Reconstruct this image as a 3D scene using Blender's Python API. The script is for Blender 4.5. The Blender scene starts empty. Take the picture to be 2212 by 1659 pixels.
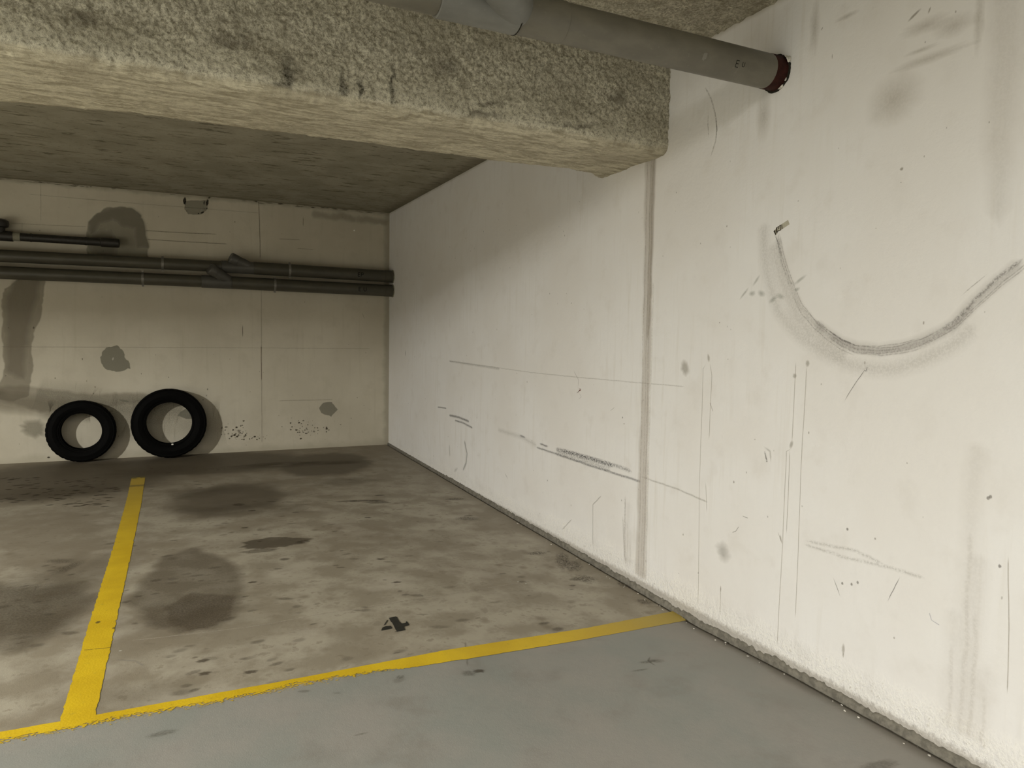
import bpy, bmesh, math, random
from mathutils import Vector, Matrix, noise
random.seed(4)
SC = bpy.context.scene
COL = SC.collection
PI = math.pi

# ------------------------------------------------------------------ camera
IW, IH = 2212, 1659
F, YAW, PIT, ROL = 1542.0, .4425, .0660, .0165
CAM = Vector((-2.2872, -8.2294, 1.30))
fw = Vector((math.sin(YAW)*math.cos(PIT), math.cos(YAW)*math.cos(PIT), -math.sin(PIT)))
r0 = Vector((math.cos(YAW), -math.sin(YAW), 0)); u0 = r0.cross(fw)
rt = r0*math.cos(ROL)+u0*math.sin(ROL); up = -r0*math.sin(ROL)+u0*math.cos(ROL)
cd = bpy.data.cameras.new('camera'); cam = bpy.data.objects.new('camera', cd); COL.objects.link(cam)
cd.sensor_width = 36; cd.lens = F/IW*36; cd.clip_start = .02
M3 = Matrix((rt, up, -fw)).transposed()
cam.matrix_world = Matrix.Translation(CAM) @ M3.to_4x4()
SC.camera = cam

def ray(u, v): return fw+(u-IW/2)/F*rt-(v-IH/2)/F*up
def on(u, v, ax, val=0.0):
    d = ray(u, v); return CAM+d*((val-CAM[ax])/d[ax])
def R2(u, v):            # an image pixel cast through the camera onto the right wall, as (y, z)
    p = on(u, v, 0); return (p.y, p.z)
def B2(u, v):            # on the back wall, as (x, z)
    p = on(u, v, 1); return (p.x, p.z)
def lerp_tab(tab, t):
    if t <= tab[0][0]: return tab[0][1]
    for (a, b), (c, d) in zip(tab, tab[1:]):
        if t <= c: return b+(d-b)*(t-a)/(c-a)
    return tab[-1][1]
DIP = [(-14, .055), (-6.6, .064), (-6.15, .066), (-5.55, .083), (-4.78, .070), (-4.03, .060), (-2.76, .042), (0, .0)]
def floor_z(x, y):
    return -lerp_tab(DIP, y)*max(0, min(1, 1+x/1.3))
def fl(u, v):
    z = 0
    for _ in range(8):
        p = on(u, v, 2, z); z = floor_z(p.x, p.y)
    return Vector((p.x, p.y, z))
def F2(u, v): p = fl(u, v); return (p.x, p.y)

# ------------------------------------------------------------------ objects
def tag(o, label=None, cat=None, group=None, kind=None):
    if label: o['label'] = label
    if cat: o['category'] = cat
    if group: o['group'] = group
    if kind: o['kind'] = kind
    return o
def obj(name, bm, mat, parent=None, smooth=True, ang=40):
    me = bpy.data.meshes.new(name); bm.normal_update(); bm.to_mesh(me); bm.free()
    for p in me.polygons: p.use_smooth = smooth
    if smooth:
        try: me.set_sharp_from_angle(angle=math.radians(ang))
        except Exception: pass
    o = bpy.data.objects.new(name, me); COL.objects.link(o)
    if mat: me.materials.append(mat)
    if parent: o.parent = parent
    return o
def empty(name, loc, label, cat, group=None):
    o = bpy.data.objects.new(name, None); COL.objects.link(o); o.location = loc; o.empty_display_size = .1
    return tag(o, label, cat, group)
def box(bm, a, b):
    r = bmesh.ops.create_cube(bm, size=1)
    for v in r['verts']:
        v.co = Vector([(a[i]+b[i])/2+v.co[i]*(b[i]-a[i]) for i in range(3)])
    return r['verts']
def rings(bm, rr, close=False, cap0=True, cap1=True):
    rr = [[bm.verts.new(p) for p in r] for r in rr]
    n = len(rr[0]); R = len(rr)
    for i in range(R if close else R-1):
        a, b = rr[i], rr[(i+1) % R]
        for k in range(n):
            bm.faces.new((a[k], a[(k+1) % n], b[(k+1) % n], b[k]))
    if not close:
        if cap0: bm.faces.new(rr[0][::-1])
        if cap1: bm.faces.new(rr[-1])
def frame(a):
    a = a.normalized(); h = Vector((0, 0, 1)) if abs(a.z) < .9 else Vector((0, 1, 0))
    s = a.cross(h).normalized(); return s, s.cross(a).normalized()
def tube(bm, p, q, prof, n=40, caps=(True, True)):
    """surface of revolution about p->q; prof = [(distance along, radius)]"""
    p, q = Vector(p), Vector(q); a = (q-p).normalized(); s, t = frame(a)
    rr = []
    for d, r in prof:
        rr.append([p+a*d+s*(r*math.cos(2*PI*k/n))+t*(r*math.sin(2*PI*k/n)) for k in range(n)])
    rings(bm, rr, cap0=caps[0], cap1=caps[1])
    bmesh.ops.recalc_face_normals(bm, faces=bm.faces)
def fbm(p, o=4, f=1.0):
    return noise.fractal(Vector(p)*f, 1.0, 2.0, o)

# ------------------------------------------------------------------ node helpers
def group(name, ins, build):
    g = bpy.data.node_groups.new(name, 'ShaderNodeTree')
    for n, t, d in ins:
        s = g.interface.new_socket(n, in_out='INPUT', socket_type=t)
        if d is not None: s.default_value = d
    g.interface.new_socket('Mask', in_out='OUTPUT', socket_type='NodeSocketFloat')
    gi = g.nodes.new('NodeGroupInput'); go = g.nodes.new('NodeGroupOutput')
    T = NT(g); g.links.new(build(T, gi.outputs), go.inputs[0]); return g
class Lazy:               # a mask whose nodes are made only when it is used, so that masks are combined one at a time
    def __init__(s, fn): s.fn = fn; s.v = None
    def get(s):
        if s.v is None: s.v = s.fn()
        return s.v
def force(v): return v.get() if isinstance(v, Lazy) else v
class NT:
    def __init__(s, nt): s.nt = nt
    def put(s, sock, v):
        v = force(v)
        if v is None: return
        if isinstance(v, bpy.types.NodeSocket): s.nt.links.new(v, sock)
        else:
            if sock.type == 'VECTOR' and isinstance(v, (tuple, list, Vector)): v = tuple(v)+(0,)*(3-len(v))
            if sock.type == 'RGBA' and len(v) == 3: v = tuple(v)+(1,)
            sock.default_value = v
    def n(s, t, ins=None, **kw):
        ins = {k: force(v) for k, v in (ins or {}).items()}
        nd = s.nt.nodes.new(t)
        for k, v in kw.items(): setattr(nd, k, v)
        for k, v in (ins or {}).items(): s.put(nd.inputs[k], v)
        return nd
    def m(s, op, a, b=None, c=None, clamp=False):
        a, b, c = force(a), force(b), force(c)
        nd = s.n('ShaderNodeMath', operation=op, use_clamp=clamp)
        s.put(nd.inputs[0], a); s.put(nd.inputs[1], b)
        if c is not None: s.put(nd.inputs[2], c)
        return nd.outputs[0]
    def vm(s, op, a, b=None, out=0, sc=None):
        a, b, sc = force(a), force(b), force(sc)
        nd = s.n('ShaderNodeVectorMath', operation=op); s.put(nd.inputs[0], a); s.put(nd.inputs[1], b)
        if sc is not None: s.put(nd.inputs['Scale'], sc)
        return nd.outputs[out]
    def sst(s, x, lo, hi, a=0.0, b=1.0):      # smoothstep from lo to hi, output a..b
        x, lo, hi, a, b = [force(q) for q in (x, lo, hi, a, b)]
        nd = s.n('ShaderNodeMapRange', interpolation_type='SMOOTHSTEP')
        for i, v in enumerate((x, lo, hi, a, b)): s.put(nd.inputs[i], v)
        return nd.outputs[0]
    def noise(s, vec, scale, detail=4, rough=.55, dist=0, out=0):
        return s.n('ShaderNodeTexNoise', {'Vector': vec, 'Scale': scale, 'Detail': detail, 'Roughness': rough, 'Distortion': dist}).outputs[out]
    def mix(s, f, a, b, blend='MIX'):
        a = force(a); f = force(f)
        nd = s.n('ShaderNodeMix', data_type='RGBA', blend_type=blend)
        s.put(nd.inputs[0], f); s.put(nd.inputs[6], a); s.put(nd.inputs[7], b); return nd.outputs[2]
    def mix_f(s, f, a, b):
        return s.m('ADD', s.m('MULTIPLY', a, s.m('SUBTRACT', 1.0, f)), s.m('MULTIPLY', b, f))
    def mx(s, L):
        def go():
            r = force(L[0])
            for q in L[1:]: r = s.m('MAXIMUM', r, q)
            return r
        return Lazy(go)
def _seg(T, i):
    pa = T.vm('SUBTRACT', i['P'], i['A']); ba = T.vm('SUBTRACT', i['B'], i['A'])
    h = T.m('DIVIDE', T.vm('DOT_PRODUCT', pa, ba, out=1), T.vm('DOT_PRODUCT', ba, ba, out=1), clamp=True)
    d = T.vm('LENGTH', T.vm('SUBTRACT', pa, T.vm('SCALE', ba, sc=h)), out=1)
    return T.sst(d, i['W'], T.m('ADD', i['W'], i['Soft']), 1.0, 0.0)
SEG = group('segment_mask', [('P', 'NodeSocketVector', None), ('A', 'NodeSocketVector', None), ('B', 'NodeSocketVector', None), ('W', 'NodeSocketFloat', .001), ('Soft', 'NodeSocketFloat', .002)], _seg)
def _blob(T, i):
    pa = T.vm('SUBTRACT', i['P'], i['C'])
    ro = T.n('ShaderNodeVectorRotate', {'Vector': pa, 'Angle': i['Rot']}, rotation_type='Z_AXIS').outputs[0]
    d = T.vm('LENGTH', T.vm('DIVIDE', ro, i['R']), out=1)
    return T.sst(d, T.m('SUBTRACT', 1.0, i['Soft']), 1.0, 1.0, 0.0)
BLOB = group('patch_mask', [('P', 'NodeSocketVector', None), ('C', 'NodeSocketVector', None), ('R', 'NodeSocketVector', None), ('Rot', 'NodeSocketFloat', 0.), ('Soft', 'NodeSocketFloat', .2)], _blob)
def seg(T, P, a, b, w=.001, soft=.002):
    return Lazy(lambda: _g(T, SEG, {'P': P, 'A': a, 'B': b, 'W': w, 'Soft': soft}))
def blob(T, P, c, r, rot=0., soft=.25):
    return Lazy(lambda: _g(T, BLOB, {'P': P, 'C': c, 'R': tuple(r)+(1.,), 'Rot': rot, 'Soft': soft}))
def _g(T, g, ins):
    nd = T.nt.nodes.new('ShaderNodeGroup'); nd.node_tree = g
    for k, v in ins.items(): T.put(nd.inputs[k], v)
    return nd.outputs[0]
def poly(T, P, pts, w=.001, soft=.002):
    return T.mx([seg(T, P, a, b, w, soft) for a, b in zip(pts, pts[1:])])
def mat(name):
    m = bpy.data.materials.new(name); m.use_nodes = True
    nt = m.node_tree; bs = nt.nodes['Principled BSDF']; T = NT(nt)
    T.bs = bs; T.out = nt.nodes['Material Output']
    T.pos = T.n('ShaderNodeTexCoord').outputs['Object']
    return m, T
def finish(T, col, rough=.8, bump=None, strength=.3, dist=.01, spec=.3):
    T.put(T.bs.inputs['Base Color'], col); T.put(T.bs.inputs['Roughness'], rough)
    T.bs.inputs['Specular IOR Level'].default_value = spec
    if bump is not None:
        b = T.n('ShaderNodeBump', {'Height': bump, 'Strength': strength, 'Distance': dist})
        T.nt.links.new(b.outputs[0], T.bs.inputs['Normal'])
def flat(T, u, v):
    sp = T.n('ShaderNodeSeparateXYZ', {0: T.pos}).outputs
    P = T.n('ShaderNodeCombineXYZ', {0: sp[u], 1: sp[v]}).outputs[0]
    return sp, P
def wobble(T, P, scale, amp, detail=3):
    nz = T.noise(T.pos, scale, detail, out=1)
    return T.vm('ADD', P, T.vm('SCALE', T.vm('SUBTRACT', nz, (.5, .5, .5)), sc=amp))
def srgb(r, g, b):
    f = lambda c: (c/255/12.92 if c/255 <= .04045 else ((c/255+.055)/1.055)**2.4)
    return (f(r), f(g), f(b))
def plain(name, col, rough=.6, spec=.4, var=0.0, scale=20, metal=0.0, bump=0):
    m, T = mat(name)
    c = col
    if var:
        nz = T.noise(T.pos, scale, 4)
        c = T.mix(T.sst(nz, .3, .7), tuple(x*(1-var) for x in col), tuple(min(1, x*(1+var)) for x in col))
    finish(T, c, rough, T.noise(T.pos, scale*4, 3) if bump else None, bump, .004, spec)
    T.bs.inputs['Metallic'].default_value = metal
    return m

# ------------------------------------------------------------------ right wall material
def right_wall_mat():
    m, T = mat('white_painted_plaster'); sp, P = flat(T, 'Y', 'Z')
    y, z = sp['Y'], sp['Z']
    big = T.noise(T.pos, 1.3, 3); mid = T.noise(T.pos, 7, 4)
    c = T.mix(T.sst(big, .35, .65), (.70, .678, .655), (.735, .722, .712))
    c = T.mix(T.m('MULTIPLY', T.sst(mid, .52, .75), .35), c, (.61, .58, .545))
    # vertical run marks: noise stretched along z
    stv = T.vm('MULTIPLY', T.pos, (1, 1, .06)); st = T.noise(stv, 28, 4, .6)
    streak = T.sst(st, .5, .72)
    def layer(c, mask, col, k=1.0): return T.mix(T.m('MULTIPLY', mask, k), c, col)
    # general faint streaks
    c = layer(c, T.m('MULTIPLY', streak, T.sst(big, .45, .6)), (.56, .52, .46), .3)
    # salt bloom and dirt along the foot
    zz = T.m('ADD', z, T.m('MULTIPLY', T.m('SUBTRACT', mid, .5), .25))
    foot = T.sst(zz, .02, .13, 1, 0)
    fn = T.noise(T.pos, 55, 4, .7)
    c = layer(c, T.m('MULTIPLY', foot, T.sst(fn, .40, .55)), (.80, .78, .74), .7)
    c = layer(c, T.m('MULTIPLY', foot, T.sst(fn, .58, .68)), (.40, .36, .31), .6)
    c = layer(c, T.sst(T.m('ADD', z, T.m('MULTIPLY', T.m('SUBTRACT', fn, .5), .05)), -.03, .0, 1, 0), (.36, .33, .29), .8)
    # darker along the top of the wall
    c = layer(c, T.sst(T.m('ADD', z, T.m('MULTIPLY', mid, .03)), 2.70, 2.73), (.4, .37, .3), .6)
    # roller texture, crust at the foot
    h = T.m('ADD', T.m('MULTIPLY', T.noise(T.pos, 26, 4, .6), .6), T.m('MULTIPLY', T.m('MULTIPLY', T.sst(z, .02, .13, 1, 0), fn), 3.0))
    finish(T, c, .55, h, .5, .006, .25)
    return m

def back_wall_mat():
    m, T = mat('stained_cast_concrete_wall'); sp, P = flat(T, 'X', 'Z')
    x, z = sp['X'], sp['Z']
    Pw = wobble(T, P, 7, .10, 3)
    big = T.noise(T.pos, 1.1, 5); mid = T.noise(T.pos, 6, 5)
    c = T.mix(T.sst(big, .35, .65), (.46, .42, .335), (.52, .48, .39))
    c = T.mix(T.m('MULTIPLY', T.sst(mid, .5, .7), .4), c, (.42, .38, .30))
    def layer(c, mask, col, k=1.0): return T.mix(T.m('MULTIPLY', mask, k), c, col)
    st = T.noise(T.vm('MULTIPLY', T.pos, (1, 1, .08)), 16, 4, .6)
    c = layer(c, T.sst(st, .52, .75), (.40, .36, .28), .35)
    # dark streak under the ceiling near the corner
    c = layer(c, seg(T, Pw, B2(680, 463), B2(835, 480), .01, .05), (.22, .20, .15), .6)
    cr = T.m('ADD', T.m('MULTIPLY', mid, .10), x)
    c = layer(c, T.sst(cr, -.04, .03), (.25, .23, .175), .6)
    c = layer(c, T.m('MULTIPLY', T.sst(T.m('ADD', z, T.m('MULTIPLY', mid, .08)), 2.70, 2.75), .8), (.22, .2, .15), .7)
    # darker along the foot
    c = layer(c, T.sst(T.m('ADD', z, T.m('MULTIPLY', T.m('SUBTRACT', mid, .5), .15)), .0, .10, 1, 0), (.32, .29, .22), .55)
    h = T.m('ADD', T.m('MULTIPLY', T.noise(T.pos, 30, 5), .5), T.m('MULTIPLY', T.noise(T.pos, 200, 2), .2))
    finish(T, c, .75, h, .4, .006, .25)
    return m

def floor_mat():
    m, T = mat('worn_concrete_floor'); sp, P = flat(T, 'X', 'Y')
    x, y = sp['X'], sp['Y']
    Pw = wobble(T, P, 3.2, .35, 3)
    def layer(c, mask, col, k=1.0): return T.mix(T.m('MULTIPLY', mask, k), c, col)
    big = T.noise(T.pos, .9, 4, .6); mid = T.noise(T.pos, 4.5, 5, .62); fine = T.noise(T.pos, 18, 4, .6)
    c = T.mix(T.sst(mid, .40, .60), (.27, .237, .18), (.385, .35, .28))
    c = layer(c, T.sst(big, .48, .62), (.225, .19, .14), .7)
    c = layer(c, T.sst(fine, .56, .66), (.19, .16, .115), .5)
    c = layer(c, T.m('MULTIPLY', T.sst(T.noise(T.vm('ADD', T.pos, (5, 3, 0)), 2.3, 5, .6), .55, .68), 1.0), (.46, .42, .35), .45)
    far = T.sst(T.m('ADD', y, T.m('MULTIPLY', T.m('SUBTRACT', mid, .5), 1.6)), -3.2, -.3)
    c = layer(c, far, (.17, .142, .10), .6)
    dirt_falloff = T.mx([blob(T, Pw, (-2.0, -.62), (1.15, .75), .0, .35), blob(T, Pw, (-.95, -1.0), (.55, .75), .3, .3), blob(T, Pw, (-3.2, -1.0), (1.2, 1.1), .1, .4), blob(T, Pw, (-1.9, -2.3), (.55, .75), .4, .5)])
    c = layer(c, dirt_falloff, (.08, .063, .040), .80)  # dirt zones near the back wall, colour deepened further for light falling off
    # oil spots
    vo = T.n('ShaderNodeTexVoronoi', {'Vector': P, 'Scale': 7.0}); r = T.n('ShaderNodeSeparateColor', {0: vo.outputs['Color']}).outputs[0]
    c = layer(c, T.m('MULTIPLY', T.sst(vo.outputs['Distance'], .03, .28, 1, 0), T.m('GREATER_THAN', r, .70)), (.15, .12, .08), .55)
    # grey painted driving lane in front of the bay
    g = T.mix(T.sst(T.noise(T.pos, 1.6, 5, .6), .38, .64), (.25, .258, .236), (.295, .28, .255))
    g = layer(g, T.sst(T.noise(T.vm('ADD', T.pos, (9, 1, 0)), 4, 6, .65), .5, .72), (.215, .198, .175), .55)
    g = layer(g, T.sst(fine, .6, .75), (.25, .24, .21), .3)
    xr = T.m('ADD', x, T.m('MULTIPLY', mid, .25))
    g = layer(g, T.sst(xr, -.40, .15), (.25, .225, .195), .6)
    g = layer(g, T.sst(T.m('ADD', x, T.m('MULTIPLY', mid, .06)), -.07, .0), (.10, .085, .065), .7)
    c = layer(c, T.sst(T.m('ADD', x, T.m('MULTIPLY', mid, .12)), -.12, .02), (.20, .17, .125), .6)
    pa, pb, pc, pd_ = [F2(*q) for q in [(0, 1600), (600, 1492), (1267, 1368), (1470, 1331)]]     # along the middle of the yellow line
    def seg_y(a, b): k = (b[1]-a[1])/(b[0]-a[0]); return T.m('ADD', T.m('MULTIPLY', x, k), a[1]-k*a[0])
    mid_y = T.mix_f(T.sst(x, pb[0]-.01, pb[0]+.01), seg_y(pa, pb), T.mix_f(T.sst(x, pc[0]-.01, pc[0]+.01), seg_y(pb, pc), seg_y(pc, pd_)))
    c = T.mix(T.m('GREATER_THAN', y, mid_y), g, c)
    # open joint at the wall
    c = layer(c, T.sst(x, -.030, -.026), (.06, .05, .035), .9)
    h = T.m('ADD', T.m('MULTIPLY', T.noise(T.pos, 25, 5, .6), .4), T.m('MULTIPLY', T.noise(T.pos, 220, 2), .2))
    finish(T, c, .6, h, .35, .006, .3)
    return m

def rough_mat(name, under=False):
    """sprayed rough concrete (beam face, lane ceiling); smoother streaky underside of the beam; board marked slab behind"""
    m, T = mat(name); sp = T.n('ShaderNodeSeparateXYZ', {0: T.pos}).outputs
    x, y, z = sp['X'], sp['Y'], sp['Z']
    def layer(c, mask, col, k=1.0): return T.mix(T.m('MULTIPLY', mask, k), c, col)
    wp = T.vm('ADD', T.pos, T.vm('SCALE', T.vm('SUBTRACT', T.noise(T.pos, 30, 2, out=1), (.5, .5, .5)), sc=.018))
    lo = T.noise(T.pos, 3.2, 4, .6); n1 = T.noise(wp, 75, 5, .72); n2 = T.noise(T.pos, 190, 3, .65); n0 = T.noise(T.pos, 14, 4, .6)
    c = T.mix(T.sst(n1, .36, .60), (.33, .30, .225), (.72, .68, .55))
    c = layer(c, T.sst(n1, .56, .68), (.80, .76, .62), .8)
    c = layer(c, T.sst(n2, .50, .68), (.24, .21, .15), .38)
    c = layer(c, T.sst(n0, .52, .68), (.28, .25, .18), .4)
    c = layer(c, T.sst(lo, .46, .66), (.34, .31, .23), .35)
    if under == 'beam':
        P = T.n('ShaderNodeCombineXYZ', {0: x, 1: z}).outputs[0]
        Pw = wobble(T, P, 16, .10, 4)
        pale = T.sst(T.m('ADD', z, T.m('MULTIPLY', T.m('SUBTRACT', lo, .5), .22)), 2.42, 2.28)  # lower face lightened in colour, for lamp light grazing the beam
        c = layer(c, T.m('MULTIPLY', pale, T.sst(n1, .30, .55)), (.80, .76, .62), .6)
        pts = []
        for (u, v, w, hh) in [(622, 170, .040, .13), (742, 190, .020, .11), (775, 195, .012, .08), (845, 185, .014, .11), (600, 190, .05, .03)]:
            q = on(u, v, 1, -5.21); pts.append(blob(T, Pw, (q.x, q.z), (w*1.25, hh), 0, .85))
        c = layer(c, T.m('MULTIPLY', T.mx(pts), T.sst(n1, .3, .6, 1, .6)), (.03, .025, .015), .97)
        dp = []
        for (u, v, w, hh) in [(1040, 250, .16, .03), (1330, 210, .10, .05), (1250, 270, .15, .015), (1400, 318, .06, .03), (1060, 225, .1, .02), (500, 90, .14, .05), (180, 40, .1, .05), (960, 150, .1, .05)]:
            q = on(u, v, 1, -5.21); dp.append(blob(T, Pw, (q.x, q.z), (w, hh), -.1, .9))
        c = layer(c, T.mx(dp), (.12, .10, .07), .55)
        # underside, trowelled along the beam
        us = T.vm('MULTIPLY', T.pos, (.22, 1, 1)); s1 = T.noise(us, 40, 5, .68); s2 = T.noise(T.vm('MULTIPLY', T.pos, (.12, 1, 1)), 130, 3, .6)
        u_ = T.mix(T.sst(s1, .36, .62), (.36, .32, .235), (.64, .595, .46))
        u_ = layer(u_, T.sst(s2, .52, .66), (.24, .21, .14), .45)
        u_ = layer(u_, T.sst(lo, .48, .62), (.36, .32, .24), .4)
        u_ = layer(u_, T.m('MULTIPLY', T.sst(n1, .60, .68), T.sst(n0, .45, .6)), (.82, .79, .66), .7)
        zz = T.m('ADD', z, T.m('MULTIPLY', T.m('SUBTRACT', n0, .5), .05))
        c = T.mix(T.sst(zz, 2.262, 2.285), u_, c)
        h = T.m('MULTIPLY', n1, T.sst(z, 2.255, 2.29, .35, 1.15))
        finish(T, c, .9, h, .9, .012, .15)
    elif under == 'ceiling':
        fl_ = T.vm('MULTIPLY', T.pos, (.30, 1, 1)); f1 = T.noise(fl_, 14, 5, .68); f2 = T.noise(T.vm('ADD', T.vm('MULTIPLY', T.pos, (.15, 1, 1)), (2, 7, 1)), 22, 4, .6)
        s = T.mix(T.sst(lo, .35, .65), (.27, .25, .19), (.34, .315, .245))
        s = layer(s, T.sst(f1, .56, .64), (.11, .095, .065), .8)
        s = layer(s, T.sst(T.noise(T.vm('MULTIPLY', T.pos, (.5, 1, 1)), 55, 4, .7), .60, .68), (.10, .085, .06), .7)
        s = layer(s, T.sst(f2, .58, .70), (.17, .145, .10), .5)
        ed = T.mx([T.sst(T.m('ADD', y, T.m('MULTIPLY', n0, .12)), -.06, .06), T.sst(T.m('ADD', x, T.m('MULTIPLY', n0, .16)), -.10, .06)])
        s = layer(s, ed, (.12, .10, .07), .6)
        c = layer(c, T.sst(n0, .3, .7), (.27, .235, .165), .5)
        c = T.mix(T.sst(y, -5.0, -4.9), c, s)
        h = T.m('MULTIPLY', n1, T.sst(y, -5.0, -4.9, 1.2, .12))
        finish(T, c, .9, h, .9, .012, .15)
    return m

def yellow_mat(ragged):
    m, T = mat('yellow_road_paint')
    uv = T.n('ShaderNodeUVMap').outputs[0]; su = T.n('ShaderNodeSeparateXYZ', {0: uv}).outputs
    fine = T.noise(T.pos, 30, 5, .65); mid = T.noise(T.pos, 5, 4)
    c = T.mix(T.sst(mid, .35, .65), (.60, .40, .012), (.68, .47, .016))
    c = T.mix(T.m('MULTIPLY', T.sst(fine, .60, .74), .5), c, (.30, .22, .04))
    sp = T.n('ShaderNodeSeparateXYZ', {0: T.pos}).outputs
    if ragged:
        c = T.mix(T.sst(T.m('ADD', sp['X'], T.m('MULTIPLY', mid, .3)), -.75, .15, 0, .75), c, (.30, .235, .07))
        n = T.noise(T.vm('MULTIPLY', T.pos, (1, 2.4, 1)), 62, 4, .65); wv = T.noise(T.pos, 8, 3)
        lim = T.m('MULTIPLY', T.sst(sp['X'], -1.80, -1.35, 1, .04), T.m('ADD', .15, T.m('MULTIPLY', wv, .85)))
        t = T.m('DIVIDE', su['Y'], lim)
        a = T.m('GREATER_THAN', T.m('ADD', T.m('MULTIPLY', t, .27), n), .70)
        a = T.m('MAXIMUM', a, T.m('GREATER_THAN', t, 1.0))
    else:
        dirty = T.sst(T.m('ADD', sp['Y'], T.m('MULTIPLY', mid, .5)), -3.4, -.6, 0, .8)
        c = T.mix(dirty, c, (.36, .255, .045))
        wet = T.sst(T.m('ADD', sp['Y'], T.m('MULTIPLY', T.m('SUBTRACT', fine, .5), .3)), -1.22, -1.16)
        c = T.mix(T.m('MULTIPLY', wet, .85), c, (.05, .05, .02))
        ms = T.m('MULTIPLY', T.sst(T.m('ADD', sp['Y'], T.m('MULTIPLY', T.m('SUBTRACT', fine, .5), .1)), -1.60, -1.55), T.sst(sp['Y'], -1.48, -1.52))
        c = T.mix(T.m('MULTIPLY', ms, .6), c, (.09, .075, .03))
        Pw = wobble(T, T.n('ShaderNodeCombineXYZ', {0: sp['X'], 1: sp['Y']}).outputs[0], 40, .015)
        mk = T.mx([blob(T, Pw, F2(211, 1345), (.012, .016), 0, .4), blob(T, Pw, F2(247, 1357), (.010, .014), 0, .4), seg(T, Pw, F2(184, 1405), F2(238, 1399), .0008, .004)])
        c = T.mix(T.m('MULTIPLY', mk, .85), c, (.10, .07, .02))
        a = T.m('LESS_THAN', T.m('MULTIPLY', T.sst(T.m('ABSOLUTE', T.m('SUBTRACT', su['Y'], .5)), .42, .5), fine), .5)
    T.put(T.bs.inputs['Alpha'], a)
    finish(T, c, .55, T.noise(T.pos, 120, 3), .3, .003, .3)
    return m


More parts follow.
